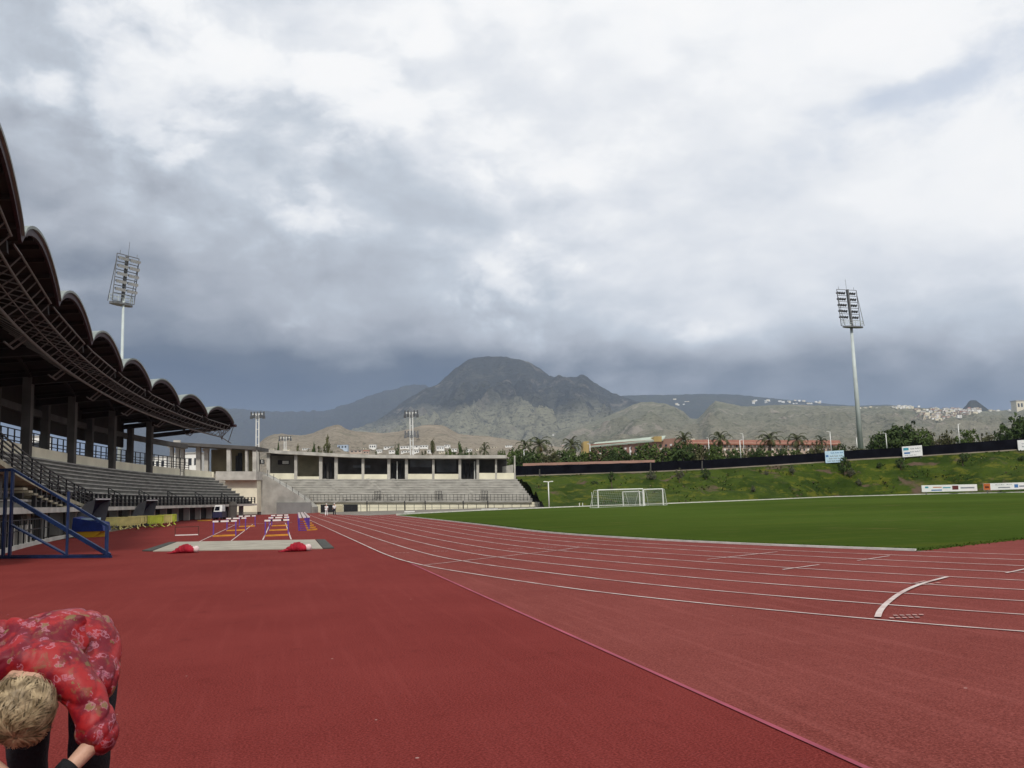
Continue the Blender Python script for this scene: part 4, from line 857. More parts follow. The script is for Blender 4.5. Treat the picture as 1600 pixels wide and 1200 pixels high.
# ------------------------------------------------------------------ blue tiered stair on the apron
M_BST = mat('blue_steel', (.010, .024, .080), .45, .3, 3, metal=.15)
def bluestair():
    b = gnd(92, 870.5); t = thing('steps', 'blue steel tiered judges stair with handrails standing on the red apron', 'steps', b)
    p1 = gnd(172, 872); p0 = gnd(0, 873.5); U = (p0 - p1).normalized(); W = Vector((-U.y, U.x, 0))
    W = Vector(((p1 + p0) * .5).xy.normalized().to_3d()); L = (p0 - p1).length + 1.6; dpt = p1.xy.dot(AXH.xy)
    zA = dep(15, 777, dpt + 1).z; zt = zA; wd = .8
    def q(u, w_, z): return p1 + U * u + W * w_ + Vector((0, 0, z))
    run = (p0 - p1).length * .915
    for w_ in (0, wd):
        mb = MB(); mb.beam(q(-.05, w_, .05), q(L, w_, .05), .075, .075); mb.build('base_rail', M_BST, t)
        mb = MB(); mb.beam(q(0, w_, .08), q(run, w_, zt), .05, .13); mb.build('stringer', M_BST, t)
        mb = MB(); mb.beam(q(0.1, w_, .98), q(run, w_, zt + .92), .05, .065); mb.beam(q(run, w_, zt + .92), q(L, w_, zt + .92), .07, .07); mb.build('handrail', M_BST, t)
        for u, z0, z1 in ((.12, .1, 1.0), (1.7, .05, 2.1), (run, .05, zt + .95), (run + .28, .05, zt + .95), (L - .1, .05, zt + .95)):
            mb = MB(); mb.beam(q(u, w_, z0), q(u, w_, z1), .07, .07); mb.build('post', M_BST, t)
        mb = MB(); mb.beam(q(1.7, w_, .1), q(run, w_, 1.1), .05, .05); mb.build('brace', M_BST, t)
    for k in range(9):
        u = .25 + k * (run - .25) / 9; z = .12 + (zt - .1) * u / run; mb = MB(); mb.hexa([q(u, .03, z), q(u + .3, .03, z), q(u + .3, wd - .03, z), q(u, wd - .03, z)] + [q(u, .03, z + .04), q(u + .3, .03, z + .04), q(u + .3, wd - .03, z + .04), q(u, wd - .03, z + .04)]); mb.build('tread', M_GALVD, t)
    mb = MB(); mb.hexa([q(run, .03, zt - .06), q(L, .03, zt - .06), q(L, wd - .03, zt - .06), q(run, wd - .03, zt - .06)] + [q(run, .03, zt), q(L, .03, zt), q(L, wd - .03, zt), q(run, wd - .03, zt)]); mb.build('platform', M_GALVD, t)
bluestair()
# ------------------------------------------------------------------ plants
def leafmat(name, a, b):
    m = newmat(name); g = G(m); P = g.coord(); n1, _ = g.noise(P, .9, 3, .6); n2, _ = g.noise(P, 7, 2, .6); ri = g.node('ShaderNodeObjectInfo')
    col = g.mix(g.mapr(n1, .35, .65), a, b); col = g.mix(g.math('MULTIPLY', g.mapr(n2, .5, .7), .5), col, tuple(x * .5 for x in a))
    col = g.mix(g.math('MULTIPLY', ri.outputs['Random'], .35), col, tuple(x * .6 for x in b)); g.surface(col, .75, spec=.2); return m
L1 = leafmat('leaf_dark_green', (.030, .052, .014), (.062, .096, .024)); L2 = leafmat('leaf_mid_green', (.045, .075, .016), (.09, .13, .028)); L3 = leafmat('leaf_olive', (.05, .055, .022), (.10, .10, .04)); L4 = leafmat('leaf_grey_green', (.06, .068, .04), (.13, .125, .08))
LP = leafmat('palm_leaf', (.045, .058, .022), (.095, .105, .045)); M_TRUNK = mat('bark', (.10, .075, .05), .95, .3, 4, bump=.4); M_DRY = mat('dry_palm_leaf', (.17, .12, .05), .9, .25, 3)
def foliage(mb, rnd, rad, zc, n_cl, n_lf, size, flat=.75):
    for c in range(n_cl):
        while True:
            v = Vector((rnd.uniform(-1, 1), rnd.uniform(-1, 1), rnd.uniform(-1, 1)))
            if .25 < v.length < 1: break
        k = 1 + .3 * noise.noise(v * 2.1 + Vector((c, 0, 0)) * .03); ctr = Vector((v.x * rad * k, v.y * rad * k, zc + v.z * rad * flat * k)); r = rad * rnd.uniform(.16, .34)
        for j in range(n_lf):
            d = Vector((rnd.gauss(0, 1), rnd.gauss(0, 1), rnd.gauss(0, .8))).normalized(); p = ctr + d * r * rnd.uniform(.5, 1.05); s = size * rnd.uniform(.6, 1.3)
            a = Vector((rnd.gauss(0, 1), rnd.gauss(0, 1), rnd.gauss(0, 1))).normalized(); b = a.cross(d + Vector((0, 0, .4))).normalized()
            mb.add([p - a * s * .6, p + b * s * .32, p + a * s * .6, p - b * s * .32], [(0, 1, 2, 3)])
def tree_proto(seed, rad, trunk, lm, n_cl=46, n_lf=20, size=.5, flat=.75, name='tree'):
    rnd = random.Random(seed); t = thing(name, 'x', 'tree', (0, 0, 0)); zc = trunk + rad * flat * .8
    mb = MB(); b = Vector((0, 0, -.3)); m_ = Vector((.12 * rad, .05, trunk)); mb.tube(b, m_, .13 * rad ** .7, .09 * rad ** .7, 8)
    for k in range(6):
        a = k * 1.05 + rnd.random(); e = Vector((math.cos(a) * rad * .6, math.sin(a) * rad * .6, zc + rnd.uniform(-.2, .5) * rad)); q = m_.lerp(e, .5) + Vector((0, 0, .1 * rad)); mb.tube(m_, q, .07 * rad ** .7, .05 * rad ** .7, 6); mb.tube(q, e, .05 * rad ** .7, .02, 5)
    mb.build('trunk', M_TRUNK, t, True)
    mb = MB(); foliage(mb, rnd, rad, zc, n_cl, n_lf, size, flat); mb.build('crown', lm, t); t['h'] = zc + rad * flat; return t
def palm_proto(seed, n_fr, Lf, droop, lm, skirt=True, name='palm_tree'):
    rnd = random.Random(seed); t = thing(name, 'x', 'palm', (0, 0, 0)); Ht = 6.0
    mb = MB(); P = [Vector((.06 * math.sin(z * .6), 0, z)) for z in (-.3, 1.5, 3, 4.5, 6)]
    for i in range(4): mb.tube(P[i], P[i + 1], .27 - .02 * i, .25 - .02 * i, 9)
    for i in range(14): z = .3 + i * .41; mb.tube((.06 * math.sin(z * .6), 0, z), (.06 * math.sin(z * .6), 0, z + .1), .29, .26, 9)
    mb.build('trunk', M_TRUNK, t)
    def frond(mb, az, el, L, dr):
        d = Vector((math.cos(az), math.sin(az), 0)); p = Vector((.02, 0, Ht)); side = Vector((-d.y, d.x, 0)); n = 9; e = el; st = L / n; pts = [p.copy()]
        for i in range(n): p = p + (d * math.cos(e) + Vector((0, 0, math.sin(e)))) * st; e -= dr * (i + 1) / n; pts.append(p.copy())
        for i in range(n):
            a, b = pts[i], pts[i + 1]; mb.add([a - side * .03, a + side * .03, b + side * .02, b - side * .02], [(0, 1, 2, 3)])
            if i == 0: continue
            for sgn in (-1, 1):
                for k in range(3):
                    q = a.lerp(b, k / 3); ln = L * .17 * math.sin(math.pi * min(1, (i + k / 3) / n * .85 + .12)) + .1; tip = q + side * sgn * ln * .75 + (b - a).normalized() * ln * .6 - Vector((0, 0, ln * .35))
                    o = (b - a).normalized() * .055; mb.tri(q - o, q + o, tip)
    mb = MB()
    for i in range(n_fr):
        az = i * 2.399 + rnd.uniform(-.2, .2); u = i / n_fr; frond(mb, az, R(84 - 100 * u) + rnd.uniform(-.1, .1), Lf * rnd.uniform(.85, 1.1), droop * rnd.uniform(.8, 1.2))
    mb.build('crown', lm, t)
    if skirt:
        mb = MB()
        for i in range(9): frond(mb, i * .7 + rnd.random(), R(-45) + rnd.uniform(-.2, .2), Lf * .6, .9)
        mb.build('dry_skirt', M_DRY, t)
    t['h'] = Ht; return t
def behind_z(px): return fence_base(max(815, px)).z - .1 if px > 800 else 3.0
class Stock:
    def __init__(s, proto): s.p = proto; s.h = proto['h']; s.used = False; del proto['h']
    def put(s, loc, sc, label, group=None, rz=None):
        rz = random.uniform(0, 6.28) if rz is None else rz; sc = sc if isinstance(sc, tuple) else (sc,) * 3
        if not s.used:
            s.used = True; s.p.location = loc; s.p.scale = sc; s.p.rotation_euler = (0, 0, rz); s.p['label'] = label
            if group: s.p['group'] = group
            return s.p
        o = dup(s.p, loc, rz, label, sc)
        if group: o['group'] = group
        return o
PA = Stock(palm_proto(1, 19, 3.0, .62, LP)); PB = Stock(palm_proto(2, 18, 3.2, .8, LP)); PC = Stock(palm_proto(5, 16, 2.7, .6, LP, False)); PS = Stock(palm_proto(9, 34, 2.2, 1.0, L3, True))
TA = Stock(tree_proto(3, 2.6, 1.6, L2)); TB = Stock(tree_proto(4, 2.8, 1.4, L1, 50, 20, .5)); TC = Stock(tree_proto(6, 2.4, 1.5, L3, 40, 18, .45)); TD = Stock(tree_proto(8, 3.0, 1.6, L1, 56, 20, .55, .62))
def plant(stock, px, ytop, d, width_px, label, proto_w, group=None, zb=None):
    zb = behind_z(px) if zb is None else zb; b = dep(px, 700, d); top = dep(px, ytop, d).z; h = max(.5, top - zb); w_ = width_px * d / F; stock.put((b.x, b.y, zb), (w_ / proto_w, w_ / proto_w, h / stock.h), label, group)
PG = 'palms beyond the perimeter fence'
for st, px, yc, d, wpx, lab in ((PB, 843, 696, 180, 46, 'broad shaggy palm beyond the fence, nearest to the far stand'), (PA, 893.5, 697, 182, 34, 'spiky palm just left of the orange end of the hotel'), (PA, 1069, 689, 186, 30, 'palm standing in front of the right end of the hotel'), (PB, 1126, 687, 184, 38, 'full palm right of the lamp at the bend of the fence'),
                                (PA, 1203, 687, 184, 42, 'large palm with ochre dry fronds under its crown'), (PB, 1246, 688, 184, 38, 'large palm left of a loose pale tree'), (PC, 820, 699, 190, 34, 'paler palm tucked in beside the left broad palm'),
                                (PC, 1284, 690, 188, 24, 'slender palm left of the pale blue sign')):
    b = dep(px, 700, d); zb = behind_z(px); h = dep(px, yc, d).z - zb; st.put((b.x, b.y, zb), (wpx * d / F / 4.1, wpx * d / F / 4.1, h / 6.0), lab, PG)
TG = 'green trees massed beyond the perimeter fence'; rnd = random.Random(21)
LM = [(804, 'end post of the far stand'), (819, 'leftmost street lamp'), (843, 'broad shaggy palm'), (893, 'spiky palm'), (923, 'lamp by the ochre hotel tower'), (985, 'close pair of street lamps'), (1069, 'palm at the hotel end'), (1109, 'lamp at the fence bend'), (1126, 'full palm'), (1158, 'lamp midway between the palms'), (1203, 'palm with ochre dry fronds'), (1246, 'large palm beside the loose pale tree')]
used_ = {}
def row_label(px):
    q = min(LM, key=lambda l: abs(l[0] - px)); b = f"{'left' if px < q[0] else 'right'} of the {q[1]}"; used_[b] = used_.get(b, 0) + 1; n = used_[b]
    return ('bushy green tree ', 'second bushy green tree ', 'third bushy green tree ', 'fourth bushy green tree ')[min(n, 4) - 1] + b
k = 0
for px in [806, 822, 838, 858, 872, 888, 905, 918, 934, 948, 962, 976, 1012, 1024, 1038, 1052, 1064, 1078, 1094, 1108, 1120, 1140, 1152, 1170, 1184, 1200, 1222, 1242, 1262]:
    far = px > 1110
    yt = (rnd.uniform(700, 709) if px < 925 else rnd.uniform(696, 706) if px < 1000 else rnd.uniform(691, 701)) if not far else rnd.uniform(696, 704)
    plant((TA, TB, TA, TC, TB)[k % 5], px, yt, rnd.uniform(166, 180), rnd.uniform(30, 46) if not far else rnd.uniform(22, 34), row_label(px), 5.2, TG); k += 1
for px, yt, w_, st, lab in ((1000, 706, 20, TC, 'thin purplish brown tree in front of the hotel'), (1275, 690, 26, TC, 'loose pale tree right of the large palms'), (1372, 679, 30, TB, 'dark tree right of the tall mast'), (1392, 672, 40, TD, 'dark spreading tree behind the white sign, left of the tallest'), (1414, 664, 50, TD, 'tallest dark spreading tree behind the white sign'), (1440, 670, 36, TA, 'mid green tree at the right end of the dark group'),
                            (1462, 676, 30, TC, 'thin olive tree right of the dark group'), (1484, 672, 26, TC, 'small olive tree left of the brownish lamp'), (1516, 671, 34, TA, 'green tree right of the brownish lamp'), (1540, 676, 28, TC, 'small olive tree in the gap before the right edge'), (1574, 663, 34, TB, 'dark round tree near the right edge'), (1602, 650, 44, TD, 'large dark tree cut by the right edge'), (1335, 697, 34, TC, 'low olive bush left of the tall mast'), (1312, 694, 24, TB, 'low dark bush behind the pale blue sign')):
    plant(st, px, yt, 176, w_, lab, 5.2)
for st, px, yt, w_, lab, pw in ((TC, 508, 683, 26, 'half bare bushy tree above the far stand roof', 5.2), (TB, 434, 694, 9, 'small dark cypress above the left end of the far stand roof', 5.2), (TC, 462, 697, 22, 'low scrubby bush above the far stand roof', 5.2), (TB, 489, 696, 15, 'low dark bush left of the half bare tree', 5.2), (TB, 621, 694, 9, 'narrow dark cypress between the white houses', 5.2),
                                (TB, 720, 693, 18, 'leafy green tree above the right half of the far stand roof', 5.2), (TA, 702, 702, 20, 'low green bush among the white houses', 5.2), (TC, 664, 704, 20, 'olive bush left of the small fan palm', 5.2), (TB, 739, 706, 16, 'low dark bush right of the leafy tree', 5.2), (TA, 783, 704, 20, 'green bush above the right end of the far stand roof', 5.2), (TC, 590, 706, 18, 'pale scrub below the white block house', 5.2)):
    plant(st, px, yt, 205, w_, lab, pw, None, 4.0)
b = dep(676, 700, 205); PS.put((b.x, b.y, 4), (.42, .42, (dep(676, 697, 205).z - 4) / 6), 'small fan palm above the far stand roof')
b = dep(757, 700, 205); PC.put((b.x, b.y, 4), (.75, .75, (dep(757, 705, 205).z - 4) / 6), 'low palm above the right end of the far stand roof', None)
# saplings and shrubs on the bank
SB = Stock(tree_proto(31, 1.0, .35, L4, 34, 20, .22, .95, 'shrub')); SG = Stock(tree_proto(33, 1.0, .4, L1, 30, 18, .24, .9, 'shrub')); ST = Stock(tree_proto(35, .9, 1.6, L1, 26, 18, .25, .8, 'sapling'))
for st, px, yb, yt, w_, lab in ((ST, 951, 767, 738, 14, 'thin sapling with a dark crown on the bank above the largest goal'), (SB, 1016.5, 755, 734, 16, 'roundest grey green shrub, on the bank above the right goal'), (SB, 1060, 753, 731, 12, 'grey green shrub just below the fence, right of the roundest one'), (SG, 1102, 750, 732, 15, 'dark shrub below the bend of the fence'), (SB, 1196, 745, 734, 7, 'small pale shrub in the middle of the bank'), (SB, 1236, 743, 726, 9, 'slim grey shrub below the straight part of the fence'),
                                (SG, 1318, 741, 714, 18, 'spreading dark shrub under the pale blue sign'), (SB, 1327, 747, 731, 12, 'pale shrub growing below the dark one under the blue sign'), (SB, 1338, 762, 748, 10, 'straw coloured shrub low on the bank'), (SG, 1406, 736, 716, 15, 'green shrub below the white sign'), (SG, 1503, 728, 708, 16, 'dark purplish shrub on the right part of the bank'), (SG, 1372, 733, 722, 9, 'small shrub between the blue sign and the white sign'), (SB, 1173, 770, 758, 8, 'small yellowish shrub at the foot of the bank'), (SG, 1595, 722, 712, 12, 'small shrub high on the bank at the right edge'), (SG, 925, 760, 751, 14, 'low dark shrub on the left part of the bank')):
    t = 0.0
    for i in range(60):
        p = bank_point(px, i / 60)
        if p.z > dep(px, yb, (p - CAMP).xy.dot(AXH.xy)).z: break
    dd = p.xy.dot(AXH.xy); h = dep(px, yt, dd).z - p.z; st.put((p.x, p.y, p.z - .05), (w_ * dd / F / 2.0, w_ * dd / F / 2.0, max(.4, h) / st.h), lab)
for px, yt, yb in ((843, 733, 745), (1016.5, 722, 735), (1097, 720, 733)):
    b = dep(px, yb, FD - 1); tag(MB().tube(b - Vector((0, 0, .4)), dep(px, yt, FD - 1), .12, .1, 7).build('fence_stake', M_COL), {843: 'pale grey stake before the left stretch of the fence', 1016.5: 'grey stake at the end of the salmon wall', 1097: 'grey stake before the bend of the fence'}[px], 'post')
# ------------------------------------------------------------------ buildings
M_HW = mat('white_house_wall', (.76, .75, .71), .85, .1, .3); M_HB = mat('blue_white_wall', (.42, .50, .60), .85, .1, .3); M_HP = mat('pinkish_house_wall', (.46, .36, .29), .85, .12, .3); M_HC = mat('cream_house_wall', (.66, .60, .46), .85, .12, .3)
M_RT = mat('red_tile_roof', (.24, .10, .065), .9, .25, .8); M_RGREY = mat('flat_roof_grey', (.36, .35, .33), .9, .15, .5); M_WIN = mat('dark_house_window', (.04, .045, .055), .3, .3, .7)
def house(label, px, yb, wpx, hpx, ridge, wall, roof, gable, group=None, nwin=3, name='house', d=None, part=True):
    if d is None: p, d = ridge.hit(px, yb)
    else: p = dep(px, yb, d)
    w_ = wpx * d / F; h = hpx * d / F; dp = w_ * .7; U = Vector((AXH.y, -AXH.x, 0)); V = Vector((AXH.x, AXH.y, 0)); z0 = p.z - h * .6
    def q(x, y, z): return Vector((p.x, p.y, 0)) + U * x + V * y + Vector((0, 0, z))
    if part:
        t = thing(name, label, 'house', (p.x, p.y, z0), group)
        mb = MB(); mb.hexa([q(-w_ / 2, 0, z0), q(w_ / 2, 0, z0), q(w_ / 2, dp, z0), q(-w_ / 2, dp, z0)] + [q(-w_ / 2, 0, p.z + h), q(w_ / 2, 0, p.z + h), q(w_ / 2, dp, p.z + h), q(-w_ / 2, dp, p.z + h)]); mb.build('wall', wall, t)
    else: t = None; mb = MB(); mb.hexa([q(-w_ / 2, 0, z0), q(w_ / 2, 0, z0), q(w_ / 2, dp, z0), q(-w_ / 2, dp, z0)] + [q(-w_ / 2, 0, p.z + h), q(w_ / 2, 0, p.z + h), q(w_ / 2, dp, p.z + h), q(-w_ / 2, dp, p.z + h)])
    if part: mb = MB()
    else: mb.k = 1
    zt = p.z + h; e = w_ * .04
    if gable: mb.add([q(-w_ / 2 - e, -e, zt - .02), q(w_ / 2 + e, -e, zt - .02), q(w_ / 2 + e, dp + e, zt - .02), q(-w_ / 2 - e, dp + e, zt - .02), q(-w_ / 2 - e, dp / 2, zt + h * .45), q(w_ / 2 + e, dp / 2, zt + h * .45)], [(0, 1, 5, 4), (2, 3, 4, 5), (3, 0, 4), (1, 2, 5), (3, 2, 1, 0)])
    else: mb.hexa([q(-w_ / 2 - e, -e, zt), q(w_ / 2 + e, -e, zt), q(w_ / 2 + e, dp + e, zt), q(-w_ / 2 - e, dp + e, zt), q(-w_ / 2 - e, -e, zt + h * .08), q(w_ / 2 + e, -e, zt + h * .08), q(w_ / 2 + e, dp + e, zt + h * .08), q(-w_ / 2 - e, dp + e, zt + h * .08)])
    if part: mb.build('roof', roof, t)
    else: return tag(mb.build(name, [wall, roof]), label, 'house', group)
    for i in range(nwin):
        x = (-.5 + (i + .5) / nwin) * w_ * .92; a = w_ / nwin * .26; mb = MB(); mb.hexa([q(x - a, -.08, p.z + h * .3), q(x + a, -.08, p.z + h * .3), q(x + a, .05, p.z + h * .3), q(x - a, .05, p.z + h * .3)] + [q(x - a, -.08, p.z + h * .72), q(x + a, -.08, p.z + h * .72), q(x + a, .05, p.z + h * .72), q(x - a, .05, p.z + h * .72)]); mb.build('window', M_WIN, t)
    return t
HGp = 'white hillside houses above the far stand roof'
for px, yb, w_, h_, wl_, gb, lab in ((535, 702, 16, 6.5, M_HB, 0, 'bluish white flat roofed house right of the half bare tree'), (582, 701, 11, 6, M_HW, 0, 'white block house standing alone at mid slope'), (556, 708, 20, 4, M_HP, 0, 'long pinkish low house below the slope'), (572, 709, 9, 4, M_HP, 1, 'small pinkish gabled house right of the long pinkish one'), (592, 708, 10, 3.5, M_HW, 1, 'small white gabled house below the block house'), (566, 702.5, 12, 2.5, M_HC, 0, 'low cream house left of the block house'),
                                   (607, 701, 15, 3.2, M_HW, 0, 'low white house right of the block house'), (612, 708, 9, 3.5, M_HW, 0, 'small white house left of the narrow cypress'), (632, 701, 14, 4, M_HW, 0, 'white house just right of the narrow cypress'), (646, 700.5, 16, 4, M_HW, 0, 'white house behind the twin tube pole'), (633, 708.5, 13, 3.5, M_HW, 0, 'lower white house right of the narrow cypress'), (649, 708.5, 11, 4, M_HW, 0, 'lower white house right of the twin tube pole'), (662, 702, 13, 4, M_HW, 0, 'white house left of the small fan palm'), (672, 707, 9, 3, M_HW, 1, 'small gabled house under the fan palm'),
                                   (688, 703, 12, 4, M_HW, 1, 'white gabled house right of the small fan palm'), (699, 700.5, 9, 3.5, M_HW, 0, 'white house left of the leafy tree'), (692, 708, 13, 3, M_HC, 0, 'low cream house right of the fan palm'), (710, 706, 9, 3, M_HW, 0, 'small white house below the leafy tree'), (733, 707, 9, 3, M_HW, 1, 'small white house right of the leafy tree'), (748, 704, 8, 2.5, M_HC, 0, 'tiny cream house on the slope over the far stand end'), (772, 701, 9, 2, M_HC, 0, 'tiny cream house near the end of the far stand'), (795, 700, 11, 2.2, M_HW, 0, 'tiny white house over the end post of the far stand'),
                                   (425, 704, 6, 2.5, M_HC, 0, 'tiny cream house left of the small cypress'), (447, 705, 10, 2.5, M_HC, 0, 'tiny cream house under the short distant pole'), (478, 704, 12, 2.5, M_HW, 0, 'tiny white house left of the half bare tree')):
    house(lab, px, yb, w_, h_, FRONT, wl_, M_RT if gb and wl_ is M_HP else M_RGREY, gb, HGp, 3 if w_ > 9 else 2)
house('brightly lit white building seen between the grandstand columns', 53, 712, 30, 29, None, mat('bright_white_wall', (.8, .79, .76), .8, .05, .3), M_RGREY, 0, None, 1, 'house', 230)
house('bright white building low between the rear columns of the grandstand', 246, 735, 26, 20, None, M_HW, M_RGREY, 0, None, 3, 'house', 240)
house('white building behind the concrete end block of the grandstand', 292, 735, 40, 26, None, M_HW, M_RGREY, 0, None, 4, 'house', 250)
house('white house at the left edge behind the grandstand columns', 2, 706, 14, 14, None, M_HW, M_RGREY, 0, None, 1, 'house', 235)
# town on the hillside
rnd = random.Random(77); TN = 'houses of the pale hillside town'
for i in range(170):
    x = rnd.uniform(1432, 1532); lo = interp([(1432, 656), (1470, 658), (1500, 652), (1532, 645)], x); hi = interp([(1432, 641), (1450, 640), (1480, 638.5), (1532, 639.5)], x)
    y = lo - (lo - hi) * (rnd.random() ** 1.3); wall = rnd.choice([M_HW, M_HC, M_HC, M_HP, M_HW])
    house('small pale house crowded into the hillside town right of the tall mast', x, y, rnd.uniform(3.2, 7.5), rnd.uniform(1.7, 3.3), MID, wall, rnd.choice([M_RGREY, M_RT, M_RGREY]), rnd.random() < .3, TN, 0, 'house', None, False)
for i in range(72):
    r_ = rnd.random()
    if r_ < .3: x = rnd.uniform(1392, 1440); y = rnd.uniform(634.5, 638.5); R_ = MID; lab = 'small pale house strung along the hill crest left of the town'; gg = 'houses on the crest left of the town'
    elif r_ < .55: x = rnd.uniform(1500, 1600); y = rnd.uniform(641, 643.5); R_ = MID; lab = 'small pale house strung along the crest below the cone hill'; gg = 'houses on the crest below the cone hill'
    elif r_ < .8: x = rnd.uniform(1175, 1285); y = rnd.uniform(625.5, 631.5); R_ = PLAT; lab = 'tiny white house on the dark plateau beyond the dry hills'; gg = 'houses on the dark plateau'
    elif r_ < .9: x = rnd.uniform(1045, 1090); y = rnd.uniform(624, 633); R_ = PLAT; lab = 'tiny white house on the dark slope above the gap in the dry hills'; gg = 'houses above the gap in the dry hills'
    else: x = rnd.uniform(1340, 1372); y = rnd.uniform(638, 640); R_ = MID; lab = 'tiny pale house on the hill beside the tall mast'; gg = 'houses on the hill beside the tall mast'
    house(lab, x, y, rnd.uniform(2.5, 5.5), rnd.uniform(1.2, 2.1), R_, rnd.choice([M_HW, M_HC, M_HW]), M_RGREY, False, gg, 0, 'house', None, False)
for i in range(28):
    x = rnd.uniform(1015, 1125) if i < 18 else rnd.uniform(745, 905); y = rnd.uniform(690, 694.5) if i < 18 else rnd.uniform(694, 701)
    house('small pale house in the strip below the dry hills, right of the hotel' if i < 18 else 'small pale house at the foot of the mountain, left of the hotel', x, y, rnd.uniform(3.5, 7), rnd.uniform(1.4, 2.6), MID, rnd.choice([M_HC, M_HP, M_HW, M_HC]), rnd.choice([M_RT, M_RGREY]), rnd.random() < .3, 'houses below the dry hills' if i < 18 else 'houses at the foot of the mountain', 0, 'house', None, False)
house('pale apartment block at the right edge on the hill crest', 1600, 640.5, 22, 14, MID, M_HC, M_RGREY, 0, None, 4, 'apartment_block')
house('lonely white farmhouse on the lower mountain slope', 741, 670.5, 5, 1.6, MTN, M_HW, M_RGREY, 0, None, 1)
house('lonely white farmhouse low on the grey slope', 866, 680.5, 5, 1.8, MID, M_HW, M_RGREY, 0, None, 1)
# hotel with green roof
ht = thing('hotel', 'long pinkish hotel with a pale green roof and white arches beyond the trees', 'hotel', tuple(dep(990, 715, 330)))
def hd(px): return 1 / lerp(1 / 345, 1 / 300, (px - 912) / 155)
def HP_(px, y, b=0.0): return dep(px, y, hd(px) + b)
V = Vector((AXH.x, AXH.y, 0))
def hb(mb, x0, x1, t0, t1, b0_, b1_, o0, o1):
    a, b = HP_(x0, b0_, o0), HP_(x1, b1_, o0); c, d = HP_(x0, t0, o0), HP_(x1, t1, o0); k = V * (o1 - o0); mb.hexa([a, b, b + k, a + k, c, d, d + k, c + k])
M_PINKW = mat('salmon_hotel_wall', (.33, .19, .145), .85, .15, .15); M_GRN = mat('pale_green_roof', (.40, .46, .38), .7, .12, .1); M_OCH = mat('ochre_hotel_wall', (.55, .40, .16), .85, .1, .2)
mb = MB(); hb(mb, 920, 1066, 694, 684, 735, 730, 0, 14); mb.build('wall', M_PINKW, ht)
mb = MB(); a = [HP_(921, 697.5, -1), HP_(1036, 686.5, -1), HP_(1040, 680.5, 8), HP_(930, 691.5, 8)]; mb.add(a + [p - Vector((0, 0, .5)) for p in a], [(0, 1, 2, 3), (7, 6, 5, 4), (0, 4, 5, 1), (1, 5, 6, 2), (2, 6, 7, 3), (3, 7, 4, 0)]); mb.build('roof', M_GRN, ht)
mb = MB(); hb(mb, 911.5, 920, 690, 689, 735, 735, -2, 10); mb.build('tower', M_OCH, ht)
mb = MB(); hb(mb, 1022, 1034, 682, 681.5, 690, 690, -1.2, 10); mb.build('tower', M_OCH, ht)
for i in range(9):
    x = 927 + i * 12.6; yb = lerp(697.6, 688, (x - 927) / 105) + 2.2
    mb = MB(); n = 8; pp = [HP_(x - 3.4, yb, -.3), HP_(x + 3.4, yb - .6, -.3)] + [HP_(x + 3.4 * math.cos(math.pi * j / n), yb - .4 - 2.6 * math.sin(math.pi * j / n), -.3) for j in range(1, n)]
    mb.add(pp + [p + V * .4 for p in pp], [tuple(range(len(pp))), tuple(range(len(pp), 2 * len(pp)))[::-1]]); mb.build('arch', M_HW if i % 3 else M_OCH, ht)
for r_ in range(3):
    for i in range(17):
        x = 930 + i * 7.9; y0 = lerp(703.5, 693, (x - 927) / 130) + r_ * 5.2; mb = MB(); hb(mb, x - 1.5, x + 1.5, y0, y0 - .2, y0 + 3, y0 + 2.8, -.25, .2); mb.build('window', M_WIN if (i * 5 + r_) % 3 else M_HW, ht)
rb = thing('apartment_block', 'long low building with a red tiled roof and pale windows behind the large palms', 'apartments', tuple(dep(1200, 705, 420)))
mb = MB(); slab(mb, 1072, 1312, 691.5, 712, 420, 432, 692.5, 714); mb.build('wall', M_HP, rb)
mb = MB(); a = [dep(1070, 693, 418.5), dep(1314, 694, 418.5), dep(1312, 688, 428), dep(1072, 687, 428)]; mb.add(a + [p - Vector((0, 0, .5)) for p in a], [(0, 1, 2, 3), (7, 6, 5, 4), (0, 4, 5, 1), (1, 5, 6, 2), (2, 6, 7, 3), (3, 7, 4, 0)]); mb.build('roof', M_RT, rb)
for i in range(38): x = 1077 + i * 6.2; mb = MB(); slab(mb, x - 1.2, x + 1.2, 695.5, 698.5, 419.7, 420.2); mb.build('window', M_HW if i % 3 else M_WIN, rb)
for i in range(38): x = 1077 + i * 6.2; mb = MB(); slab(mb, x - 1.2, x + 1.2, 701, 704, 419.7, 420.2); mb.build('window', M_WIN if i % 3 else M_HW, rb)
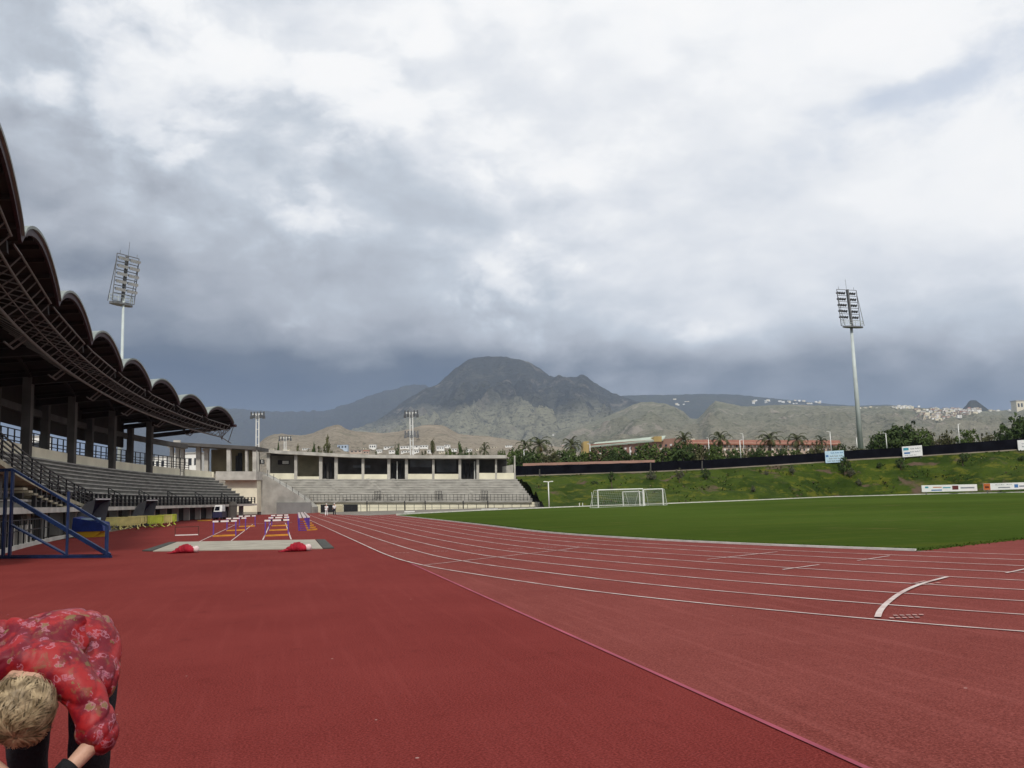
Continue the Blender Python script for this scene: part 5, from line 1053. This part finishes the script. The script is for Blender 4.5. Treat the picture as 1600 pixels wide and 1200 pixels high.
# ------------------------------------------------------------------ people
def skin(joints, edges, radii, sub=2, disp=None, voxel=None):
    """grow a continuous surface over a joint skeleton and hand back plain mesh data"""
    me = bpy.data.meshes.new('skeleton'); me.from_pydata([tuple(j) for j in joints], edges, []); ob = bpy.data.objects.new('skeleton', me); COL.objects.link(ob)
    ob.modifiers.new('skin', 'SKIN').use_smooth_shade = True
    for i, r in enumerate(radii):
        d = me.skin_vertices[0].data[i]; d.radius = r if isinstance(r, tuple) else (r, r); d.use_root = (i == 0)
    sb = ob.modifiers.new('sub', 'SUBSURF'); sb.levels = sub; sb.render_levels = sub
    if voxel: rm = ob.modifiers.new('remesh', 'REMESH'); rm.mode = 'VOXEL'; rm.voxel_size = voxel; sm = ob.modifiers.new('smooth', 'SMOOTH'); sm.factor = .6; sm.iterations = 14
    dg = bpy.context.evaluated_depsgraph_get(); dg.update()
    ev = ob.evaluated_get(dg); nm = bpy.data.meshes.new_from_object(ev)
    vs = [v.co.copy() for v in nm.vertices]; fs = [tuple(p.vertices) for p in nm.polygons]
    if disp: nn = [v.normal.copy() for v in nm.vertices]; vs = [v + n * disp(v) for v, n in zip(vs, nn)]
    bpy.data.objects.remove(ob); bpy.data.meshes.remove(nm); bpy.data.meshes.remove(me)
    return vs, fs
def skin_into(mb, *a, **k): vs, fs = skin(*a, **k); mb.add(vs, fs); return mb
M_SKIN = mat('skin', (.46, .27, .19), .5, .12, 9, bump=.15); M_TROU = mat('black_trousers', (.008, .008, .011), .85, .3, 12, bump=.4)
M_HAIR = mat('blond_hair', (.13, .09, .045), .5, .35, 30, col2=(.40, .305, .18)); M_WCLOTH = mat('white_sports_cloth', (.72, .72, .72), .8, .08, 8); M_DCLOTH = mat('dark_sports_cloth', (.02, .02, .03), .8, .2, 8)
def shirt_material():
    m = newmat('red_paisley_print'); g = G(m); P = g.coord(); n1, c1 = g.noise(P, 9, 5, .65); n2, _ = g.noise(P, 16, 5, .65, .8)
    wv = g.node('ShaderNodeVectorMath', operation='MULTIPLY_ADD'); g.set(wv.inputs[0], c1); wv.inputs[1].default_value = (.16, .16, .16); g.set(wv.inputs[2], P)
    v = g.node('ShaderNodeTexVoronoi'); g.set(v.inputs['Vector'], wv.outputs[0]); v.inputs['Scale'].default_value = 21; D = v.outputs['Distance']; S = g.node('ShaderNodeSeparateColor'); g.set(S.inputs[0], v.outputs['Color'])
    col = g.mix(g.mapr(n1, .42, .6), (.13, .001, .010), (.30, .010, .012)); col = g.mix(g.math('MULTIPLY', g.mapr(n2, .56, .66), .6), col, (.17, .075, .03))
    ring = g.math('MULTIPLY', g.mapr(g.math('ABSOLUTE', g.math('SUBTRACT', D, .33)), .10, .04), g.mapr(S.outputs[0], .35, .45))
    core = g.math('MULTIPLY', g.mapr(D, .24, .14), g.mapr(S.outputs[1], .5, .6)); w2 = g.node('ShaderNodeTexWave', wave_type='RINGS'); g.set(w2.inputs['Vector'], wv.outputs[0]); w2.inputs['Scale'].default_value = 26; w2.inputs['Distortion'].default_value = 6
    col = g.mix(g.math('MULTIPLY', ring, .55), col, (.42, .17, .22)); col = g.mix(g.math('MULTIPLY', core, .5), col, (.40, .22, .33))
    col = g.mix(g.math('MULTIPLY', g.math('MULTIPLY', core, g.mapr(w2.outputs['Fac'], .45, .6)), .7), col, (.36, .02, .05))
    olive = g.math('MULTIPLY', g.mapr(D, .36, .3), g.mapr(S.outputs[2], .74, .8)); col = g.mix(g.math('MULTIPLY', olive, .75), col, (.16, .115, .035))
    g.surface(col, .55, n2, .25, .01, .35); return m
M_SHIRT = shirt_material()
def woman():
    W = lambda px, py, d: dep(px, py, d)
    pel, waist, chest, neckb = W(108, 1012, 3.98), W(92, 1012, 3.80), W(66, 1028, 3.62), W(50, 1052, 3.47)
    neck, head, crown = W(45, 1068, 3.42), W(37, 1100, 3.36), W(32, 1128, 3.30)
    shL, shR = W(114, 1046, 3.52), W(-22, 1062, 3.50)
    elL, elR = W(160, 1146, 3.46), W(-55, 1165, 3.42)
    wrL, wrR = W(102, 1208, 3.34), W(20, 1222, 3.30)
    hipL, hipR = W(150, 1030, 3.98), W(62, 1030, 4.0)
    knL = W(140, 1165, 3.86); knR = W(42, 1165, 3.90); anL = W(140, 1322, 4.0); anR = W(50, 1322, 4.04); anL.z = .09; anR.z = .09
    fwd = (neckb - pel); fwd.z = 0; fwd.normalize(); toL = anL + fwd * .17 - Vector((0, 0, .05)); toR = anR + fwd * .17 - Vector((0, 0, .05))
    t = thing('person', 'person bending low in a red patterned shirt and black trousers at the bottom left corner', 'person', (pel.x, pel.y, 0), None)
    J = [pel, waist, chest, neckb, neck, head, crown, shL, elL, wrL, shR, elR, wrR, hipL, knL, anL, toL, hipR, knR, anR, toR]
    E_ = [(0, 1), (1, 2), (2, 3), (3, 4), (4, 5), (5, 6), (3, 7), (7, 8), (8, 9), (3, 10), (10, 11), (11, 12), (0, 13), (13, 14), (14, 15), (15, 16), (0, 17), (17, 18), (18, 19), (19, 20)]
    rr = [.10, .10, .105, .07, .05, .085, .075, .045, .038, .027, .045, .038, .027, .07, .055, .042, .035, .07, .055, .042, .035]
    def hand(base, elbow):                # palm, four fingers of unequal length and a thumb from the side
        a = (base - elbow).normalized(); side = a.cross(Vector((0, 0, 1))).normalized(); dn = a.cross(side)
        i0 = len(J); pi = J.index(base); J.append(base + a * .05); rr.append((.036, .018)); E_.append((pi, i0)); J.append(base + a * .09); rr.append((.040, .016)); E_.append((i0, i0 + 1))
        for k, (o, L) in enumerate(((-.028, .066), (-.010, .078), (.009, .072), (.027, .056))):
            j = len(J); p = base + a * .105 + side * o; J.append(p); rr.append(.0095); E_.append((i0 + 1, j)); q = p + a * L * .55 + dn * L * .22; J.append(q); rr.append(.0088); E_.append((j, j + 1)); J.append(q + a * L * .35 + dn * L * .4); rr.append(.0072); E_.append((j + 1, j + 2))
        j = len(J); p = base + a * .045 - side * .034 + dn * .012; J.append(p); rr.append(.012); E_.append((i0, j)); J.append(p + a * .034 - side * .018 + dn * .014); rr.append(.0105); E_.append((j, j + 1)); J.append(p + a * .058 - side * .018 + dn * .03); rr.append(.0085); E_.append((j + 1, j + 2))
    hand(wrL, elL); hand(wrR, elR)
    fdir = (crown - neck).normalized(); face = Vector((fwd.x * .35, fwd.y * .35, -1)); face = (face - fdir * face.dot(fdir)).normalized(); lat = fdir.cross(face)
    n0 = len(J); J.append(head + face * .098 + fdir * -.005); rr.append(.014); E_.append((5, n0))            # nose
    for s in (-1, 1): J.append(head + lat * s * .09 - face * .005); rr.append(.018); E_.append((5, len(J) - 1))   # ears
    mb = MB(); skin_into(mb, J, E_, rr, 2); mb.build('body', M_SKIN, t, True)
    mb = MB()
    for s in (-1, 1): mb.ball(head + face * .086 + lat * s * .032 + fdir * .02, .011, 8, 6)
    mb.build('eyes', M_DCLOTH, t, True)
    mb = MB(); mb.ball(head + face * .088 - fdir * .045, (.022, .014, .008), 8, 5); mb.build('mouth', mat('lips', (.35, .1, .09), .5, .1, 4), t, True)
    def fold(v):
        a = noise.noise(v * 4.0) * 2.2; w1 = math.sin(v.x * 30 - v.z * 26 + v.y * 10 + a * 2.2); w2 = math.sin(v.x * 19 + v.z * 41 + a * 3.1)
        env = .5 + .5 * noise.noise(v * 6 + Vector((4, 1, 8))); return .013 * noise.fractal(v * 4.5, .8, 2.1, 2) - .009 * env * (1 - abs(w1)) ** 2 * 1.6 + .005 * env * w2 + .0018 * noise.noise(v * 55)
    slL = shL.lerp(elL, .97); s2L = elL.lerp(wrL, .42); slR = shR.lerp(elR, .97); s2R = elR.lerp(wrR, .42)
    hem = pel + (pel - waist).normalized() * .05 - Vector((0, 0, .02))
    mb = MB(); skin_into(mb, [chest, waist, pel, hem, neckb, neckb.lerp(neck, .75), shL, shL.lerp(elL, .5), slL, s2L, shR, shR.lerp(elR, .5), slR, s2R, W(150, 1045, 3.78), W(20, 1010, 3.72), W(158, 1085, 3.62), W(95, 1075, 3.66)],
             [(0, 1), (1, 2), (2, 3), (0, 4), (4, 5), (4, 6), (6, 7), (7, 8), (8, 9), (4, 10), (10, 11), (11, 12), (12, 13), (1, 14), (0, 15), (14, 16), (0, 17)],
             [.178, .18, .18, .135, .135, .104, .095, .086, .09, .086, .095, .086, .09, .08, .12, .13, .085, .12], 2, fold, .009)
    rnd = random.Random(5)
    mb.build('shirt', M_SHIRT, t, True)
    mb = MB(); wr2 = lambda v: .006 * noise.fractal(v * 11, .8, 2.1, 3)
    back = pel - fwd * .03 + Vector((.05, .03, .0))
    skin_into(mb, [pel, back, hipL, knL, anL, hipR, knR, anR, W(158, 1012, 4.02)], [(0, 1), (0, 2), (2, 3), (3, 4), (0, 5), (5, 6), (6, 7), (0, 8)], [.155, .14, .115, .085, .07, .115, .085, .07, .12], 2, wr2); mb.build('trousers', M_TROU, t, True)
    for a, q in ((anL, toL), (anR, toR)):
        mb = MB(); skin_into(mb, [a - Vector((0, 0, .03)), a.lerp(q, .5), q], [(0, 1), (1, 2)], [.05, .048, .04], 2); mb.v = [Vector((v.x, v.y, max(.005, v.z))) for v in mb.v]; mb.build('shoe', M_BLACK, t, True)
    mb = MB(); c = wrL.lerp(elL, .06); d = (wrL - elL).normalized(); mb.tube(c - d * .018, c + d * .018, .042, .042, 16); mb.build('wristband', M_TROU, t, True)
    # hair: a cap with loose locks combed from the crown
    mb = MB(); hc = head + fdir * .035 - face * .018; m3 = Matrix((lat, face, fdir)).transposed()
    def on(u, v_, r=1.0): return hc + m3 @ Vector((.108 * math.sin(u) * math.cos(v_) * r, .112 * math.sin(u) * math.sin(v_) * r, .118 * math.cos(u) * r))
    rows = [[on(math.pi * .72 * i / 10 + .001, 2 * math.pi * j / 22, 1 + .04 * noise.noise(Vector((i * .6, j * .9, 0)))) for j in range(23)] for i in range(11)]; mb.grid(rows)
    for k in range(900):
        u = rnd.uniform(.05, 1.8); v0 = rnd.uniform(0, 6.28); cl = noise.noise(Vector((math.cos(v0) * 2.2, math.sin(v0) * 2.2, u * 1.3))); L = rnd.uniform(.4, .95); tw = cl * 1.5 + rnd.uniform(-.12, .12); lift = max(0, .06 + cl * .10 + rnd.uniform(-.02, .02)); wd = rnd.uniform(.0025, .006); P_ = []
        for i in range(6):
            s = i / 5; uu = min(2.5, u + L * s); r = 1.03 + lift * math.sin(s * 2.4) + (.10 * s * max(0, uu - 1.5)); q = on(uu, v0 + tw * s * s, r)
            if s > .4: q += Vector((0, 0, -.02)) * (s - .4)
            P_.append(q)
        for i in range(5):
            a, b = P_[i], P_[i + 1]; nrm = (a - hc).normalized(); sd = (b - a).cross(nrm).normalized() * wd * (1 - i / 5.5); s2 = (b - a).cross(nrm).normalized() * wd * (1 - (i + 1) / 5.5); mb.add([a - sd, a + sd, b + s2, b - s2], [(0, 1, 2, 3)])
    mb.build('hair', M_HAIR, t, True)
woman()
def walker(label, px, py, h, face, ph, trou):
    b = gnd(px, py); t = thing('person', label, 'person', b); f = Vector((math.sin(face), math.cos(face), 0)); s = Vector((f.y, -f.x, 0)); k = h / 1.75
    def q(x, y, z): return b + (s * x + f * y + Vector((0, 0, z))) * k
    st = .17 * ph; sw = .16 * ph
    J = [q(0, 0, .95), q(0, .01, 1.2), q(0, .0, 1.42), q(0, .01, 1.5), q(0, .02, 1.62), q(0, .02, 1.70), q(.19, 0, 1.40), q(.23, -sw * .5, 1.13), q(.22, sw * .2 + .08, .9), q(.22, sw * .2 + .11, .82), q(-.19, 0, 1.40), q(-.23, sw * .5, 1.13), q(-.22, .08 + sw * .5, .9), q(-.22, .11 + sw * .5, .82), q(.09, 0, .9), q(.09, st * .8, .5), q(.09, st, .08), q(.09, st + .14, .04), q(-.09, 0, .9), q(-.09, -st * .2, .5), q(-.09, -st * 1.3, .1), q(-.09, -st * 1.3 + .14, .05)]
    E_ = [(0, 1), (1, 2), (2, 3), (3, 4), (4, 5), (2, 6), (6, 7), (7, 8), (8, 9), (2, 10), (10, 11), (11, 12), (12, 13), (0, 14), (14, 15), (15, 16), (16, 17), (0, 18), (18, 19), (19, 20), (20, 21)]
    rr = [x * k for x in (.14, .125, .11, .055, .095, .08, .06, .045, .033, .03, .06, .045, .033, .03, .09, .06, .045, .04, .09, .06, .045, .04)]
    mb = MB(); skin_into(mb, J, E_, rr, 1); mb.build('body', M_SKIN, t, True)
    mb = MB(); skin_into(mb, [J[1], J[0], J[2], J[6], J[7], J[10], J[11]], [(0, 1), (0, 2), (2, 3), (3, 4), (2, 5), (5, 6)], [x * k for x in (.165, .165, .15, .085, .07, .085, .07)], 1); mb.build('shirt', M_WCLOTH, t, True)
    mb = MB(); skin_into(mb, [J[0], J[14], J[15], J[16], J[18], J[19], J[20]], [(0, 1), (1, 2), (2, 3), (0, 4), (4, 5), (5, 6)], [x * k for x in (.15, .105, .08, .065, .105, .08, .065)], 1); mb.build('trousers', trou, t, True)
    mb = MB(); mb.ball(J[5] + Vector((0, 0, .01)), (.105 * k, .11 * k, .085 * k), 12, 8); mb.build('cap', M_WCLOTH, t, True)
walker('person in white top and white trousers walking near the far stand, left of the pair', 510, 806.5, 1.38, .35, 1, M_WCLOTH)
walker('person in white top and dark trousers walking near the far stand, right of the pair', 522.5, 805.7, 1.42, -.2, -1, M_DCLOTH)
# ------------------------------------------------------------------ sky, sun, air, camera
SUN_AZ = R(192.0); SUN_EL = R(45.0)       # compass angle from +Y, clockwise
w = bpy.data.worlds.new('World'); scene.world = w; w.use_nodes = True
def sky():
    g = G(w.node_tree); g.n.clear()
    out = g.node('ShaderNodeOutputWorld'); mix = g.node('ShaderNodeMixShader'); bs = g.node('ShaderNodeBackground'); bc = g.node('ShaderNodeBackground')
    st = g.node('ShaderNodeTexSky'); st.sky_type = 'NISHITA'; st.sun_disc = False; st.sun_elevation = SUN_EL; st.sun_rotation = SUN_AZ
    g.l.new(st.outputs[0], bs.inputs[0]); bs.inputs[1].default_value = .15
    V = g.coord('Generated'); S = g.node('ShaderNodeSeparateXYZ'); g.set(S.inputs[0], V)
    e = g.math('MAXIMUM', S.outputs[2], 0.0)
    rx = g.math('ADD', g.math('MULTIPLY', S.outputs[0], math.cos(YAW)), g.math('MULTIPLY', S.outputs[1], math.sin(YAW)))   # towards the east side of the valley
    k = g.math('DIVIDE', 1.0, g.math('ADD', e, .22))
    cv = g.node('ShaderNodeVectorMath', operation='SCALE'); g.set(cv.inputs[0], V); g.set(cv.inputs['Scale'], k)
    fl = g.vscale(cv.outputs[0], (1, 1, .5))
    big, _ = g.noise(fl, 1.1, 4, .5, .4)
    def shifted(v, d): x = g.node('ShaderNodeVectorMath', operation='ADD'); g.set(x.inputs[0], v); x.inputs[1].default_value = d; return x.outputs[0]
    U = g.vscale(V, (1, 1, 1.75)); L_ = (.022 * math.cos(YAW), .022 * math.sin(YAW), .045)
    wn, wc = g.noise(U, 2.5, 6, .6); wv = g.node('ShaderNodeVectorMath', operation='MULTIPLY_ADD'); g.set(wv.inputs[0], wc); wv.inputs[1].default_value = (.13, .13, .13); g.set(wv.inputs[2], U); Wp = wv.outputs[0]
    def billow(v, sc, det):
        x = g.node('ShaderNodeTexVoronoi'); x.feature = 'F1'; x.normalize = True; g.set(x.inputs['Vector'], v); x.inputs['Scale'].default_value = sc; x.inputs['Detail'].default_value = det
        x.inputs['Roughness'].default_value = .52; x.inputs['Lacunarity'].default_value = 2.1; return g.math('SUBTRACT', 1.0, x.outputs['Distance'])
    nz0, _ = g.noise(Wp, 2.4, 9, .6); nz1, _ = g.noise(shifted(Wp, L_), 2.4, 9, .6)
    b0, b1 = billow(Wp, 4.6, 2), billow(shifted(Wp, L_), 4.6, 2)
    m0 = g.math('ADD', g.math('MULTIPLY', nz0, .62), g.math('MULTIPLY', b0, .5)); m1 = g.math('ADD', g.math('MULTIPLY', nz1, .62), g.math('MULTIPLY', b1, .5))
    m0 = g.math('SUBTRACT', m0, .20); m1 = g.math('SUBTRACT', m1, .20)
    relief = g.math('MULTIPLY', g.math('SUBTRACT', m0, m1), g.mapr(nz0, .4, .6, .7, 1.6))
    base = g.node('ShaderNodeFloatCurve'); g.set(base.inputs['Value'], g.math('MULTIPLY', e, 1.6)); c = base.mapping.curves[0]
    pts = [(0, .05), (.12, .09), (.19, .16), (.24, .32), (.30, .54), (.42, .70), (.65, .79), (1, .88)]
    c.points[0].location = pts[0]; c.points[-1].location = pts[-1]
    for p in pts[1:-1]: c.points.new(*p)
    base.mapping.update()
    rx2 = g.math('MINIMUM', g.math('MAXIMUM', rx, -.8), .6)
    amp = g.mapr(e, .03, .17, .42, 1.0)
    v = g.math('ADD', base.outputs[0], g.math('MULTIPLY', rx2, g.mapr(e, .0, .25, .22, .52)))
    tex = g.math('ADD', g.math('MULTIPLY', g.math('SUBTRACT', big, .5), .5), g.math('ADD', g.math('MULTIPLY', g.math('SUBTRACT', m0, .5), .5), relief))
    puff = m0
    tex = g.math('ADD', tex, g.math('MULTIPLY', g.mapr(m0, .50, .57), g.mapr(e, .13, .2, .0, .13)))
    v = g.math('ADD', v, g.math('MULTIPLY', tex, amp))
    rp = g.node('ShaderNodeValToRGB'); g.set(rp.inputs[0], v); el = rp.color_ramp.elements
    stops = [(0.0, (66, 84, 110)), (.16, (88, 101, 120)), (.30, (134, 142, 155)), (.45, (173, 179, 189)), (.60, (198, 206, 216)), (.74, (228, 232, 238)), (.90, (251, 252, 253)), (1.0, (255, 255, 255))]
    el[0].position = 0; el[0].color = (*sl(stops[0][1]), 1); el[1].position = 1; el[1].color = (1, 1, 1, 1)
    for p, cc in stops[1:-1]: q = el.new(p); q.color = (*sl(cc), 1)
    g.l.new(rp.outputs[0], bc.inputs[0]); bc.inputs[1].default_value = 1.0
    gap = g.math('MULTIPLY', g.mapr(g.math('ADD', puff, g.math('MULTIPLY', big, .5)), .60, .50), g.mapr(g.math('ADD', e, g.math('MULTIPLY', rx, .5)), .42, .62))
    cover = g.math('SUBTRACT', 1.0, g.math('MULTIPLY', gap, .38))
    g.set(mix.inputs[0], cover); g.l.new(bs.outputs[0], mix.inputs[1]); g.l.new(bc.outputs[0], mix.inputs[2]); g.l.new(mix.outputs[0], out.inputs[0])
sky()
sd = bpy.data.lights.new('sun', 'SUN'); sd.energy = 2.6; sd.angle = R(6); sd.color = (1, .95, .87)
so = bpy.data.objects.new('sun', sd); COL.objects.link(so); so.location = (-40, -60, 90)
sdir = Vector((math.sin(SUN_AZ) * math.cos(SUN_EL), math.cos(SUN_AZ) * math.cos(SUN_EL), math.sin(SUN_EL)))
so.rotation_euler = (-sdir).to_track_quat('-Z', 'Y').to_euler()
def haze():
    m = newmat('air'); t = nt(m); o = t.nodes.new('ShaderNodeOutputMaterial'); v = t.nodes.new('ShaderNodeVolumePrincipled')
    v.inputs['Color'].default_value = (.62, .76, 1.0, 1); v.inputs['Density'].default_value = 4.6e-5; v.inputs['Anisotropy'].default_value = .0
    t.links.new(v.outputs[0], o.inputs['Volume'])
    mb = MB(); mb.box((0, 0, 597), (32000, 32000, 1206)); struct(mb.build('haze', m), 'stuff')
HAZE = True
if HAZE: haze()
cd = bpy.data.cameras.new('camera'); cam = bpy.data.objects.new('camera', cd); COL.objects.link(cam); scene.camera = cam
cd.sensor_width = 36; cd.lens = 36 * F / 1600; cd.clip_end = 60000; cd.clip_start = .05
cam.location = CAMP
fw = ray(800, 600).normalized(); up = (ray(800, 500) - ray(800, 600)).normalized(); rt = fw.cross(up).normalized(); up = rt.cross(fw)
cam.rotation_euler = Matrix((rt, up, -fw)).transposed().to_euler()
scene.view_settings.view_transform = 'Standard'; scene.view_settings.look = 'None'; scene.view_settings.exposure = 0; scene.view_settings.gamma = 1
scene.render.engine = 'CYCLES'; scene.cycles.use_denoising = True; scene.cycles.denoiser = 'OPENIMAGEDENOISE'
scene.cycles.max_bounces = 5; scene.cycles.diffuse_bounces = 3; scene.cycles.volume_bounces = 1; scene.cycles.transparent_max_bounces = 8
